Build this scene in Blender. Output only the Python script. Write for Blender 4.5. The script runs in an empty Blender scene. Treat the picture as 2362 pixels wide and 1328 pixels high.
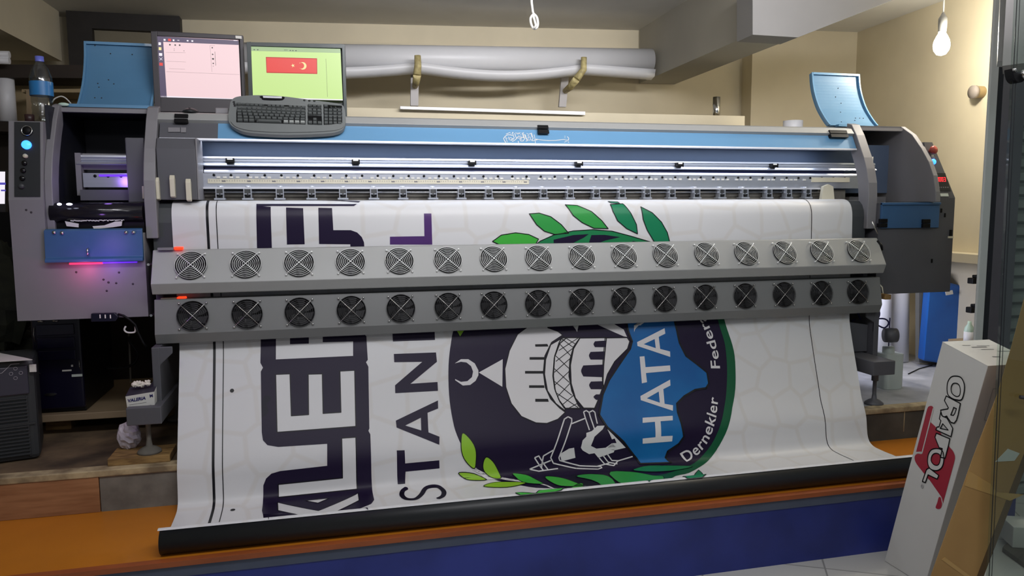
import bpy, bmesh, math, random
from mathutils import Vector, Matrix, geometry
random.seed(7)
SC = bpy.context.scene
COL = SC.collection
PI = math.pi

# ------------------------------------------------------------------ camera
cam = bpy.data.cameras.new('camera'); camo = bpy.data.objects.new('camera', cam); COL.objects.link(camo)
cam.sensor_width = 36; cam.lens = 26.825; cam.clip_start = .05
yaw, pitch, roll = .2427, .1056, .0049
fw = Vector((math.sin(yaw)*math.cos(pitch), math.cos(yaw)*math.cos(pitch), -math.sin(pitch)))
rt = Vector((math.cos(yaw), -math.sin(yaw), 0)); dn = fw.cross(rt)
r2 = math.cos(roll)*rt+math.sin(roll)*dn; d2 = -math.sin(roll)*rt+math.cos(roll)*dn
mw = Matrix((r2, -d2, -fw)).transposed().to_4x4(); mw.translation = (0, 0, 1.385)
camo.matrix_world = mw
SC.camera = camo

# ------------------------------------------------------------------ light and exposure
SC.view_settings.view_transform = 'Standard'; SC.view_settings.look = 'None'
SC.view_settings.exposure = 0.0; SC.view_settings.gamma = 1.0; SC.view_settings.use_curve_mapping = False
wd = bpy.data.worlds.new('shop_light'); SC.world = wd; wd.use_nodes = True
wd.node_tree.nodes['Background'].inputs[0].default_value = (.80, .88, 1, 1)
wd.node_tree.nodes['Background'].inputs[1].default_value = .135
def area(name, loc, target, sx, sy, power, col):
    l = bpy.data.lights.new(name, 'AREA'); l.shape = 'RECTANGLE'; l.size = sx; l.size_y = sy; l.energy = power; l.color = col
    o = bpy.data.objects.new(name, l); COL.objects.link(o); o.location = loc
    o.rotation_euler = (Vector(target)-Vector(loc)).to_track_quat('-Z', 'Y').to_euler(); return o
def point(name, loc, power, col, r=.02):
    l = bpy.data.lights.new(name, 'POINT'); l.energy = power; l.color = col; l.shadow_soft_size = r
    o = bpy.data.objects.new(name, l); COL.objects.link(o); o.location = loc; return o
area('shop_tube_light', (.05, 1.35, 2.50), (.15, 1.80, 0), 2.4, .16, 27, (.97, .97, 1))
area('shop_tube_light_rear', (.2, -1.2, 2.5), (.5, .6, 0), 2.4, .3, 9, (.98, .96, 1))
area('wall_fill_light', (1.15, 1.7, 2.50), (.9, 5.0, 2.10), 2.4, .16, 19, (.98, .97, 1)).data.spread = 1.55  # extra lamp added to brighten the back wall, spread kept off the banner
area('entrance_fill_light', (2.35, .7, 2.50), (2.75, 2.6, .9), 1.2, .12, 9, (.98, .98, 1))  # invented ceiling lamp, brightens the post, shutter and white carton
area('printer_strip_light', (.98, 3.395, 1.664), (.98, 3.43, 1.0), 3.0, .012, 3.0, (.78, .86, 1))
area('rolls_fill_light', (2.80, 3.56, .90), (3.2, 3.95, .68), .3, .05, 3.6, (.80, .82, 1))  # unseen lamp under the right cabinet, added to light the white rolls

# ------------------------------------------------------------------ materials
def lin1(c): c /= 255; return c/12.92 if c <= .04045 else ((c+.055)/1.055)**2.4
def rgb(c): return (lin1(c[0]), lin1(c[1]), lin1(c[2]), 1)
MATS = {}
def mat(name, c, rough=.5, metal=0.0, var=0.0, scale=8.0, c2=None, bump=0.0, emit=None, power=0.0, coat=0.0, detail=4.0, stretch=None, lo=.35, hi=.65, spec=None):
    m = bpy.data.materials.new(name); m.use_nodes = True; N = m.node_tree.nodes; K = m.node_tree.links
    b = N['Principled BSDF']; b.inputs['Base Color'].default_value = rgb(c); b.inputs['Roughness'].default_value = rough
    b.inputs['Metallic'].default_value = metal; b.inputs['Coat Weight'].default_value = coat
    if spec is not None: b.inputs['Specular IOR Level'].default_value = spec
    if var or c2 or bump:
        tc = N.new('ShaderNodeTexCoord'); n = N.new('ShaderNodeTexNoise'); n.inputs['Scale'].default_value = scale; n.inputs['Detail'].default_value = detail
        if stretch:
            mp = N.new('ShaderNodeMapping'); mp.inputs['Scale'].default_value = stretch
            K.new(tc.outputs['Object'], mp.inputs[0]); K.new(mp.outputs[0], n.inputs['Vector'])
        else: K.new(tc.outputs['Object'], n.inputs['Vector'])
        if var or c2:
            r = N.new('ShaderNodeValToRGB'); r.color_ramp.elements[0].position = lo; r.color_ramp.elements[1].position = hi
            a = rgb(c); e = rgb(c2) if c2 else tuple(v*(1-var) for v in a[:3])+(1,)
            r.color_ramp.elements[0].color = e; r.color_ramp.elements[1].color = a
            K.new(n.outputs[0], r.inputs[0]); K.new(r.outputs[0], b.inputs['Base Color'])
        if bump:
            bp = N.new('ShaderNodeBump'); bp.inputs['Strength'].default_value = bump; bp.inputs['Distance'].default_value = .01
            K.new(n.outputs[0], bp.inputs['Height']); K.new(bp.outputs[0], b.inputs['Normal'])
    if emit:
        b.inputs['Emission Color'].default_value = rgb(emit); b.inputs['Emission Strength'].default_value = power
    MATS[name] = m; return m
def glassy(name, tint, rough=.02, refl=.06):
    m = bpy.data.materials.new(name); m.use_nodes = True; N = m.node_tree.nodes; K = m.node_tree.links; N.clear()
    o = N.new('ShaderNodeOutputMaterial'); mx = N.new('ShaderNodeMixShader'); t = N.new('ShaderNodeBsdfTransparent'); g = N.new('ShaderNodeBsdfGlossy'); f = None
    t.inputs[0].default_value = rgb(tint); g.inputs['Roughness'].default_value = rough; mx.inputs[0].default_value = refl
    K.new(t.outputs[0], mx.inputs[1]); K.new(g.outputs[0], mx.inputs[2]); K.new(mx.outputs[0], o.inputs[0])
    MATS[name] = m; return m
mat('wall_paint', (218, 207, 180), .8, var=.10, scale=2.2, bump=.05)
mat('ceiling_paint', (226, 225, 222), .85, var=.06, scale=3)
mat('beam_paint', (170, 166, 154), .85, var=.08, scale=2.5)
mat('window_dark', (38, 33, 30), .6, var=.3, scale=10)
mat('window_panel', (126, 118, 98), .7, var=.1, scale=5)
mat('orange_floor', (190, 116, 30), .32, var=.12, scale=3, coat=.1)
mat('orange_edge', (150, 78, 38), .45, var=.2, scale=8, stretch=(1, 4, 4))
mat('blue_front', (42, 56, 138), .42, c2=(24, 38, 104), scale=2.5)
mat('blue_trim', (72, 80, 98), .5, var=.1)
mat('tile', (186, 186, 182), .35)
mat('plank_wood', (164, 118, 82), .55, c2=(138, 94, 62), scale=5, stretch=(1, 1, 9))
mat('dirty_floor', (126, 106, 80), .8, c2=(66, 54, 42), scale=5)
mat('grey_floor', (190, 192, 196), .5, c2=(150, 152, 156), scale=6)
mat('nosing', (186, 168, 132), .75, c2=(120, 104, 80), scale=14)
mat('concrete', (128, 124, 116), .85, c2=(96, 92, 86), scale=9, bump=.1)
mat('concrete_dark', (84, 80, 72), .8, c2=(60, 56, 50), scale=6)
mat('raw_wood', (156, 124, 76), .7, c2=(112, 84, 48), scale=8, stretch=(2, 10, 10))
mat('board_beige', (150, 130, 102), .6, var=.15, scale=6)
mat('machine_grey', (128, 126, 130), .48, var=.06, scale=5)
mat('machine_dark', (84, 84, 90), .5, var=.06, scale=5)
mat('platen', (58, 61, 64), .5)
mat('bar_grey', (160, 161, 160), .42, var=.04, scale=4, metal=.15)
mat('bar_grey_shaded', (122, 123, 123), .45, var=.05, scale=4, metal=.15)  # lower dryer bar: the bar grey darkened for the upper bar's shadow
mat('printer_blue', (98, 146, 184), .33, var=.05, scale=3, coat=.15)
mat('lid_blue', (84, 130, 166), .4, var=.05, scale=3)
mat('flap_blue', (56, 94, 136), .4, var=.12, scale=9)
mat('navy', (18, 26, 66), .4)
mat('recess_blue', (96, 112, 138), .45, var=.05)
mat('cavity', (20, 22, 34), .5)
mat('rubber', (24, 22, 30), .16)
mat('black', (12, 12, 14), .5, spec=.2)
mat('black_gloss', (10, 10, 13), .18)
mat('black_satin', (30, 33, 36), .42)
mat('aluminium', (208, 212, 222), .28, metal=.75, var=.05, scale=3, stretch=(.4, 30, 30))
mat('alu_light', (226, 228, 236), .35, metal=.3)
mat('steel', (196, 196, 194), .22, metal=1)
mat('chrome', (205, 206, 206), .16, metal=1)
mat('guard_wire', (226, 227, 226), .3, metal=.35)
mat('stair_paint', (140, 138, 136), .85, var=.08, scale=3)
mat('mint_plastic', (190, 216, 200), .4)
mat('wire_shaded', (74, 74, 76), .35, metal=.8)  # lower fan guards: wire colour darkened because they sit in shade
mat('fan_black', (20, 20, 22), .45)
mat('fan_blade', (24, 24, 27), .6)
mat('white_plastic', (226, 224, 216), .45)
mat('ivory', (206, 200, 180), .5)
mat('red_led', (200, 30, 16), .3, emit=(255, 60, 26), power=1.6)
mat('red_digits', (255, 60, 60), .3, emit=(255, 50, 60), power=1.5)
mat('blue_led', (60, 140, 255), .3, emit=(50, 130, 255), power=3.0)
mat('violet_led', (120, 60, 255), .3, emit=(120, 60, 255), power=.55)
mat('pink_led', (255, 60, 120), .3, emit=(255, 80, 120), power=.6)
mat('white_led', (255, 255, 255), .3, emit=(225, 230, 255), power=7)
mat('red_button', (158, 62, 50), .4)
mat('banner_white', (210, 210, 212), .42, spec=.35)
mat('print_navy', (18, 17, 36), .42, spec=.2, c2=(27, 17, 46), scale=1.6, lo=.62, hi=.45)
mat('print_purple', (74, 42, 104), .42, spec=.28)
mat('print_black', (12, 12, 18), .42, spec=.28)
mat('print_white', (214, 212, 214), .42, spec=.28)
mat('print_blue', (14, 108, 172), .42, spec=.28, c2=(10, 84, 150), scale=2)
mat('print_green', (26, 120, 72), .42, spec=.28)
mat('print_green_deep', (10, 84, 52), .42, spec=.28)
mat('leaf_lime', (140, 190, 48), .42, spec=.28); mat('leaf_green', (62, 168, 60), .42, spec=.28); mat('leaf_mid', (48, 148, 68), .42, spec=.28); mat('leaf_teal', (20, 122, 82), .42, spec=.28)
mat('print_grey', (120, 118, 120), .3)
mat('lilac_grey', (176, 170, 180), .3)
mat('keyboard_body', (112, 116, 116), .42, var=.04); mat('keyboard_key', (80, 84, 84), .35); mat('keyboard_key_light', (148, 152, 150), .35)
mat('bezel', (62, 58, 62), .45); mat('bezel_green', (52, 60, 60), .3)
mat('screen_pink', (10, 10, 10), .3, emit=(252, 218, 222), power=.92)
mat('screen_green', (10, 10, 10), .3, emit=(208, 240, 150), power=.92)
mat('screen_bar', (10, 10, 10), .3, emit=(96, 84, 112), power=.8)
mat('screen_line', (10, 10, 10), .3, emit=(190, 160, 164), power=.8)
mat('screen_dark', (10, 10, 10), .3, emit=(70, 60, 60), power=.8)
mat('screen_red', (10, 10, 10), .3, emit=(238, 70, 62), power=.92)
mat('screen_dkred', (10, 10, 10), .3, emit=(196, 24, 24), power=.9)
mat('screen_cream', (10, 10, 10), .3, emit=(246, 232, 160), power=.95)
mat('screen_toolbar', (10, 10, 10), .3, emit=(176, 206, 150), power=.8)
mat('screen_white', (10, 10, 10), .3, emit=(246, 240, 250), power=1.0)
mat('screen_blue', (10, 10, 10), .3, emit=(90, 80, 190), power=.9)
mat('paper_white', (216, 214, 208), .6, var=.04)
mat('vinyl_roll', (214, 214, 216), .4, var=.05, scale=2)
mat('vinyl_white', (226, 226, 230), .4)
mat('foam_tape', (196, 182, 128), .6, c2=(150, 136, 92), scale=30, bump=.3)
mat('carton_white', (206, 205, 200), .6, var=.04, scale=5)
mat('carton_grey', (190, 184, 182), .6, var=.05, scale=5)
mat('cardboard', (178, 140, 84), .6, c2=(160, 122, 70), scale=3)
mat('cardboard_edge', (96, 72, 44), .8)
mat('tape_clear', (186, 148, 88), .12)
mat('logo_red', (160, 40, 56), .5)
mat('blue_sheet', (30, 104, 190), .45, c2=(22, 84, 166), scale=2)
mat('grey_sheet', (104, 104, 100), .6)
mat('jerry_plastic', (196, 204, 200), .4)
mat('tower_case', (14, 11, 34), .28); mat('tower_black', (7, 7, 10), .4); mat('tower_bay', (20, 16, 46), .2)
mat('ups_case', (50, 52, 54), .5); mat('ups_panel', (58, 56, 68), .4)
mat('ink_navy', (28, 26, 92), .5)
mat('bag_film', (206, 198, 208), .25, var=.1, scale=20, bump=.4)
mat('tissue', (226, 218, 206), .8)
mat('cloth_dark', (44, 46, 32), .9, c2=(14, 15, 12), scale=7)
mat('gasket', (22, 24, 30), .5)
mat('post_grey', (186, 189, 187), .45, var=.04)
mat('header_grey', (178, 174, 173), .5, var=.04)
mat('shutter', (124, 132, 128), .5, var=.08, scale=3)
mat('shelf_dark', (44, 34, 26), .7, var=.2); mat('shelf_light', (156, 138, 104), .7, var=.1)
mat('bottle_cap', (110, 120, 214), .35); mat('bottle_label', (44, 118, 178), .35, c2=(190, 218, 230), scale=26, lo=.30, hi=.42)
mat('cap_dark', (54, 34, 34), .4)
mat('bulb_lit', (255, 255, 255), .3, emit=(255, 248, 232), power=40)
mat('socket', (110, 110, 108), .5)
mat('grey_steel_tube', (150, 140, 120), .3, metal=.6)
mat('pipe_cap', (150, 140, 132), .6); mat('pipe_brown', (150, 128, 88), .5)
mat('dirt_spot', (52, 48, 52), .7)
mat('sticker', (196, 204, 198), .4)
glassy('door_glass', (238, 244, 241)); glassy('glass_edge', (70, 84, 74), .1); glassy('pet_plastic', (226, 232, 232), .12, .16)
# banner sheet: white vinyl carrying a faint star lattice; tiles: grout grid; shutter etc. are geometry
def banner_nodes():
    m = MATS['banner_white']; N = m.node_tree.nodes; K = m.node_tree.links; b = N['Principled BSDF']
    uv = N.new('ShaderNodeUVMap'); v = N.new('ShaderNodeTexVoronoi'); v.feature = 'DISTANCE_TO_EDGE'; v.voronoi_dimensions = '2D'; v.inputs['Scale'].default_value = 6.5; v.inputs['Randomness'].default_value = .55
    r = N.new('ShaderNodeValToRGB'); e = r.color_ramp.elements
    e[0].position = .035; e[0].color = rgb((207, 205, 204)); e[1].position = .085; e[1].color = rgb((211, 211, 213))
    K.new(uv.outputs[0], v.inputs['Vector']); K.new(v.outputs[0], r.inputs[0]); K.new(r.outputs[0], b.inputs['Base Color'])
banner_nodes()
def tile_nodes():
    m = MATS['tile']; N = m.node_tree.nodes; K = m.node_tree.links; b = N['Principled BSDF']
    tc = N.new('ShaderNodeTexCoord'); mp = N.new('ShaderNodeMapping'); mp.inputs['Rotation'].default_value = (0, 0, .5)
    br = N.new('ShaderNodeTexBrick'); br.offset = 0; br.inputs['Scale'].default_value = 2.2; br.inputs['Brick Width'].default_value = 1; br.inputs['Row Height'].default_value = 1; br.inputs['Mortar Size'].default_value = .008
    br.inputs['Color1'].default_value = rgb((188, 188, 184)); br.inputs['Color2'].default_value = rgb((180, 180, 176)); br.inputs['Mortar'].default_value = rgb((140, 140, 136))
    K.new(tc.outputs['Object'], mp.inputs[0]); K.new(mp.outputs[0], br.inputs['Vector']); K.new(br.outputs[0], b.inputs['Base Color'])
tile_nodes()

# ------------------------------------------------------------------ mesh helpers
def tag(o, label=None, cat=None, group=None, kind=None):
    if label: o['label'] = label
    if cat: o['category'] = cat
    if group: o['group'] = group
    if kind: o['kind'] = kind
    return o
def thing(name, loc, label=None, cat=None, group=None):
    o = bpy.data.objects.new(name, None); o.empty_display_size = .05; COL.objects.link(o); o.location = loc
    return tag(o, label, cat, group)
def base(o):
    v = Vector((0, 0, 0))
    while o: v += o.location; o = o.parent
    return v
class MB:
    def __init__(s): s.v = []; s.f = []; s.m = []; s.sm = []; s.uv = None
    def add(s, vs, fs, m=0, smooth=False):
        k = len(s.v); s.v += [tuple(p) for p in vs]
        for f in fs: s.f.append([i+k for i in f]); s.m.append(m); s.sm.append(smooth)
        return s
    def box(s, x0, x1, y0, y1, z0, z1, m=0):
        return s.add([(x, y, z) for z in (z0, z1) for y in (y0, y1) for x in (x0, x1)],
                     [(0, 2, 3, 1), (4, 5, 7, 6), (0, 1, 5, 4), (2, 6, 7, 3), (0, 4, 6, 2), (1, 3, 7, 5)], m)
    def prism(s, prof, x0, x1, m=0, axis='x', smooth=False):
        n = len(prof)
        def P(a, b, t): return (t, a, b) if axis == 'x' else ((a, t, b) if axis == 'y' else (a, b, t))
        vs = [P(a, b, x0) for a, b in prof]+[P(a, b, x1) for a, b in prof]
        s.add(vs, [(i, (i+1) % n, (i+1) % n+n, i+n) for i in range(n)], m, smooth)
        tri = geometry.tessellate_polygon([[Vector((a, b, 0)) for a, b in prof]])
        k = len(s.v)-2*n
        for t in tri:
            s.f.append([k+i for i in t]); s.m.append(m); s.sm.append(False)
            s.f.append([k+n+i for i in reversed(t)]); s.m.append(m); s.sm.append(False)
        return s
    def slab(s, pts, d, m=0):          # planar outline pushed by vector d
        n = len(pts); d = Vector(d); a = [Vector(p) for p in pts]
        k = len(s.v); s.v += [tuple(p) for p in a]+[tuple(p+d) for p in a]
        for i in range(n): s.f.append([k+i, k+(i+1) % n, k+(i+1) % n+n, k+i+n]); s.m.append(m); s.sm.append(False)
        for t in geometry.tessellate_polygon([a]):
            s.f.append([k+i for i in t]); s.m.append(m); s.sm.append(False); s.f.append([k+n+i for i in reversed(t)]); s.m.append(m); s.sm.append(False)
        return s
    def flat(s, loops, m=0):           # filled planar polygon with holes
        L = [[Vector(p) for p in l] for l in loops]; k = len(s.v)
        for l in L: s.v += [tuple(p) for p in l]
        for t in geometry.tessellate_polygon(L): s.f.append([k+i for i in t]); s.m.append(m); s.sm.append(False)
        return s
    def tube(s, pts, r, seg=8, m=0, closed=False, caps=True):
        P = [Vector(p) for p in pts]; n = len(P); rs = r if isinstance(r, (list, tuple)) else [r]*n
        k = len(s.v); up = None
        for i in range(n):
            a = P[(i-1) % n] if (closed or i > 0) else P[i]; b = P[(i+1) % n] if (closed or i < n-1) else P[i]
            t = (b-a); t = t.normalized() if t.length else Vector((0, 0, 1))
            if up is None:
                up = Vector((0, 0, 1)) if abs(t.z) < .9 else Vector((1, 0, 0))
            u = (up-t*up.dot(t)); u = u.normalized() if u.length > 1e-6 else t.orthogonal().normalized(); up = u; w = t.cross(u)
            for j in range(seg):
                an = 2*PI*j/seg; s.v.append(tuple(P[i]+(u*math.cos(an)+w*math.sin(an))*rs[i]))
        for i in range(n if closed else n-1):
            for j in range(seg):
                a, b = i*seg, ((i+1) % n)*seg
                s.f.append([k+a+j, k+a+(j+1) % seg, k+b+(j+1) % seg, k+b+j]); s.m.append(m); s.sm.append(True)
        if caps and not closed:
            s.f.append([k+j for j in reversed(range(seg))]); s.m.append(m); s.sm.append(False)
            s.f.append([k+(n-1)*seg+j for j in range(seg)]); s.m.append(m); s.sm.append(False)
        return s
    def lathe(s, prof, c, axis=(0, 0, 1), seg=24, m=0, smooth=True):
        ax = Vector(axis).normalized(); u = ax.orthogonal().normalized(); w = ax.cross(u); c = Vector(c); k = len(s.v)
        for r, h in prof:
            for j in range(seg):
                an = 2*PI*j/seg; s.v.append(tuple(c+ax*h+(u*math.cos(an)+w*math.sin(an))*max(r, 1e-5)))
        for i in range(len(prof)-1):
            for j in range(seg):
                s.f.append([k+i*seg+j, k+i*seg+(j+1) % seg, k+(i+1)*seg+(j+1) % seg, k+(i+1)*seg+j]); s.m.append(m); s.sm.append(smooth)
        return s
    def ball(s, c, r, m=0, seg=12, rings=8, scale=(1, 1, 1), jit=0.0):
        k = len(s.v); c = Vector(c)
        for i in range(rings+1):
            th = PI*i/rings
            for j in range(seg):
                ph = 2*PI*j/seg; q = 1+(random.uniform(-jit, jit) if 0 < i < rings else 0)
                s.v.append((c.x+r*q*scale[0]*math.sin(th)*math.cos(ph), c.y+r*q*scale[1]*math.sin(th)*math.sin(ph), c.z+r*q*scale[2]*math.cos(th)))
        for i in range(rings):
            for j in range(seg): s.f.append([k+i*seg+j, k+(i+1)*seg+j, k+(i+1)*seg+(j+1) % seg, k+i*seg+(j+1) % seg]); s.m.append(m); s.sm.append(jit < .05)
        return s
    def build(s, name, mats, parent=None, bevel=0.0, org=None, kind=None, label=None, cat=None, group=None, recalc=True):
        if isinstance(mats, str): mats = [mats]
        if parent: o0 = base(parent)
        elif org is not None: o0 = Vector(org)
        else:
            xs = [p[0] for p in s.v]; ys = [p[1] for p in s.v]; zs = [p[2] for p in s.v]
            o0 = Vector(((min(xs)+max(xs))/2, (min(ys)+max(ys))/2, min(zs)))
        me = bpy.data.meshes.new(name); me.from_pydata([tuple(Vector(p)-o0) for p in s.v], [], s.f)
        for x in mats: me.materials.append(MATS[x])
        for p, mi, sm in zip(me.polygons, s.m, s.sm): p.material_index = mi; p.use_smooth = sm
        if recalc:
            b = bmesh.new(); b.from_mesh(me); bmesh.ops.remove_doubles(b, verts=b.verts, dist=1e-6); bmesh.ops.recalc_face_normals(b, faces=b.faces); b.to_mesh(me); b.free()
        me.update()
        o = bpy.data.objects.new(name, me); COL.objects.link(o)
        if parent: o.parent = parent
        else: o.location = o0
        if bevel:
            md = o.modifiers.new('bevel', 'BEVEL'); md.width = bevel; md.segments = 2; md.limit_method = 'ANGLE'; md.angle_limit = .7
        return tag(o, label, cat, group, kind)
def rod(a, b, r, seg=12, m=0): return MB().tube([a, b], r, seg, m)
def rounded(x0, x1, y0, y1, r, n=5):
    out = []
    for cx, cy, a0 in ((x1-r, y1-r, 0), (x0+r, y1-r, PI/2), (x0+r, y0+r, PI), (x1-r, y0+r, 1.5*PI)):
        for k in range(n+1): a = a0+PI/2*k/n; out.append((cx+r*math.cos(a), cy+r*math.sin(a)))
    return out
def text2d(body, size, spacing=1.0, bold=0.0, shear=0.0):
    cu = bpy.data.curves.new('t', 'FONT'); cu.body = body; cu.size = size; cu.space_character = spacing; cu.offset = bold; cu.shear = shear; cu.resolution_u = 4
    ob = bpy.data.objects.new('t', cu); COL.objects.link(ob); dg = bpy.context.evaluated_depsgraph_get(); dg.update()
    me = bpy.data.meshes.new_from_object(ob.evaluated_get(dg)); V = [(v.co.x, v.co.y) for v in me.vertices]; F = [list(p.vertices) for p in me.polygons]
    bpy.data.objects.remove(ob); bpy.data.curves.remove(cu); bpy.data.meshes.remove(me)
    return V, F
def ribbon(P, w, closed=False):         # 2-D stroke -> list of quads/joint polygons
    out = []; n = len(P)
    for i in range(n if closed else n-1):
        a = Vector(P[i]); b = Vector(P[(i+1) % n]); d = b-a
        if d.length < 1e-9: continue
        nn = Vector((-d.y, d.x)).normalized()*w/2
        out.append([a+nn, a-nn, b-nn, b+nn])
    for i in range(n):
        if closed or 0 < i < n-1:
            c = Vector(P[i]); out.append([c+Vector((math.cos(t*PI/4), math.sin(t*PI/4)))*w/2 for t in range(8)])
    return out
def smooth2(P, n=4, closed=True):
    out = []; m = len(P)
    for i in range(m if closed else m-1):
        g = (lambda k: Vector(P[k % m])) if closed else (lambda k: Vector(P[min(max(k, 0), m-1)]))
        a, b, c, d = g(i-1), g(i), g(i+1), g(i+2)
        for k in range(n):
            t = k/n; out.append(tuple(.5*(2*b+(c-a)*t+(2*a-5*b+4*c-d)*t*t+(3*b-a-3*c+d)*t**3)))
    if not closed: out.append(tuple(P[-1]))
    return out
# ---- banner surface: (x, s) metric print coordinates -> world ----
BP = [(3.40,1.4165),(3.335,1.4165),(3.30,1.410),(3.275,1.392),(3.262,1.365),(3.257,1.33),(3.255,1.24),(3.250,1.05),(3.238,.93),(3.215,.83),(3.165,.74),(3.09,.62),(3.022,.51),(2.972,.42),(2.955,.35),(2.942,.305),(2.918,.286),(2.88,.280),(2.80,.278),(2.72,.281),(2.66,.293),(2.622,.315),(2.600,.338),(2.585,.3555),(2.57,.3605),(2.555,.3585)]
def cr(P, n=6):
    out = []
    for i in range(len(P)-1):
        a = P[max(i-1,0)]; b = P[i]; c = P[i+1]; d = P[min(i+2,len(P)-1)]
        for k in range(n):
            t = k/n
            out.append(tuple(.5*(2*b[j]+(c[j]-a[j])*t+(2*a[j]-5*b[j]+4*c[j]-d[j])*t*t+(3*b[j]-a[j]-3*c[j]+d[j])*t**3) for j in range(len(b))))
    out.append(tuple(P[-1])); return out
BC = cr(BP)
BS = [0.0]
for _i in range(1,len(BC)):
    BS.append(BS[-1]+((BC[_i][0]-BC[_i-1][0])**2+(BC[_i][1]-BC[_i-1][1])**2)**.5)
BL, BW = BS[-1], 3.1
def lin(x, K):
    if x <= K[0][0]: return K[0][1]
    for (a,u),(b,v) in zip(K,K[1:]):
        if x <= b: return u+(v-u)*(x-a)/(b-a)
    return K[-1][1]
def bpoint(x, s, off=0.0):
    s = min(max(s,0),BL*.99999)
    lo, hi = 0, len(BS)-1
    while hi-lo > 1:
        m = (lo+hi)//2
        if BS[m] <= s: lo = m
        else: hi = m
    t = (s-BS[lo])/(BS[hi]-BS[lo]); a, b = BC[lo], BC[hi]
    y = a[0]+(b[0]-a[0])*t; z = a[1]+(b[1]-a[1])*t
    dy, dz = b[0]-a[0], b[1]-a[1]; l = (dy*dy+dz*dz)**.5
    xl = lin(s,[(0,-.578),(.35,-.574),(.75,-.563),(1.1,-.553),(1.35,-.548),(1.75,-.542)])
    xr = lin(s,[(0,2.532),(.35,2.535),(.62,2.525),(.9,2.47),(1.1,2.432),(1.27,2.425),(1.45,2.44),(1.75,2.44)])
    return (xl+(xr-xl)*x/BW, y+off*dz/l, z-off*dy/l)
# ---- flat faces that carry keys, screens and print: origin, u, v ----
def unit(v):
    l = sum(c*c for c in v)**.5; return tuple(c/l for c in v)
FR = {
 'kb': ((0,3.318,1.672),(1,0,0),unit((0,.105,.150))),
 'scr1': ((-.66,3.55,1.83),(1,0,0),(0,0,1)),
 'scr2': ((-.2815,3.482,1.834),unit((1,-.10,0)),(0,0,1)),
 'stripe': ((0,3.332,1.666),(1,0,0),unit((0,.039,.075))),
 'ora': ((2.103,2.012,.859),(-.003,-.972,-.234),(.007,-.234,.972)),
 'orr': ((2.103,2.012,.859),(1,-.001,-.008),(.007,-.234,.972)),
}
def fpoint(f, u, v, off=0.0):
    o, a, b = FR[f]
    n = (a[1]*b[2]-a[2]*b[1], a[2]*b[0]-a[0]*b[2], a[0]*b[1]-a[1]*b[0])
    return tuple(o[i]+a[i]*u+b[i]*v+n[i]*off for i in range(3))


# ------------------------------------------------------------------ the setting
def RM(x, y): return (x, y-.1228*(x-2.18))       # points of the back-wall line
def wall_y(x): return 5.08-.1228*(x-2.18)
MB().slab([(-4, -2.5, 0), (6, -2.5, 0), (6, 6.2, 0), (-4, 6.2, 0)], (0, 0, -.1)).build('floor', 'tile', kind='structure')
def wx(y): return 3.72+.1228*(y-4.89)+.02
MB().slab([(-4, wall_y(-4), 0), (3.76, wall_y(3.76), 0), (3.76, wall_y(3.76), 2.62), (-4, wall_y(-4), 2.62)], (.0122, .1, 0)).build('wall_back', 'wall_paint', kind='structure')
MB().slab([(3.72, 4.95, 0), (3.55, 2.62, 0), (3.55, 2.62, 2.62), (3.72, 4.95, 2.62)], (.1, -.01, 0)).build('wall_right', 'wall_paint', kind='structure')
MB().slab([(-4, wall_y(-4), 0), (-4, -2.5, 0), (-4, -2.5, 2.62), (-4, wall_y(-4), 2.62)], (-.1, 0, 0)).build('wall_left', 'wall_paint', kind='structure')
MB().slab([(-4.1, -2.5, 2.6), (6, -2.5, 2.6), (6, 6.2, 2.6), (-4.1, 6.2, 2.6)], (0, 0, .1)).build('ceiling', 'ceiling_paint', kind='structure')
# ceiling beams
MB().slab([(2.105, 3.46, 2.236), (2.17, 5.06, 2.236), (2.43, 5.04, 2.236), (2.365, 3.46, 2.236)], (0, 0, .37)).build('trim_1', 'beam_paint', kind='structure')
MB().slab([(2.013,3.360,2.436),(2.021,3.360,2.197),(2.265,3.360,2.196),(2.972,3.360,2.471)], (.01, .16, 0)).build('trim_2', 'stair_paint', kind='structure')
MB().slab([(-1.62, 2.4, 2.3), (-1.54, 5.40, 2.3), (-2.25, 5.45, 2.3), (-2.3, 2.4, 2.3)], (0, 0, .3)).build('trim_3', 'wall_paint', kind='structure')
# dropped band of the back wall above the rolls
MB().slab([(-.80, wall_y(-.8)-.05, 2.30), (2.13, wall_y(2.13)-.05, 2.36), (2.13, wall_y(2.13)-.05, 2.47), (-.80, wall_y(-.8)-.05, 2.47)], (.006, .06, 0)).build('trim_4', 'wall_paint', kind='structure')
# step forward at the right of the back wall
MB().slab([(2.925, 4.86, 0), (3.75, 4.79, 0), (3.75, 4.98, 0), (2.925, 5.08, 0)], (0, 0, 2.61)).build('trim_5', 'wall_paint', kind='structure')
# low ledge of the right wall
MB().slab([(3.46, 2.9, 1.06), (3.60, 4.8, 1.06), (3.73, 4.8, 1.06), (3.6, 2.9, 1.06)], (0, 0, .05)).build('trim_6', 'wall_paint', kind='structure')
# dark frame of the high back window
w = MB(); Y0 = 5.36
for x0, x1, z0, z1 in ((-1.49, -1.35, 2.02, 2.60), (-.98, -.84, 2.02, 2.60), (-1.35, -.98, 2.50, 2.60), (-1.35, -.98, 2.02, 2.10)): w.box(x0, x1, Y0, Y0+.1, z0, z1)
wo = w.build('window_1', 'window_dark', kind='structure')
MB().box(-1.35, -.98, Y0+.05, Y0+.06, 2.10, 2.50).build('pane', 'window_panel', wo)
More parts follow.
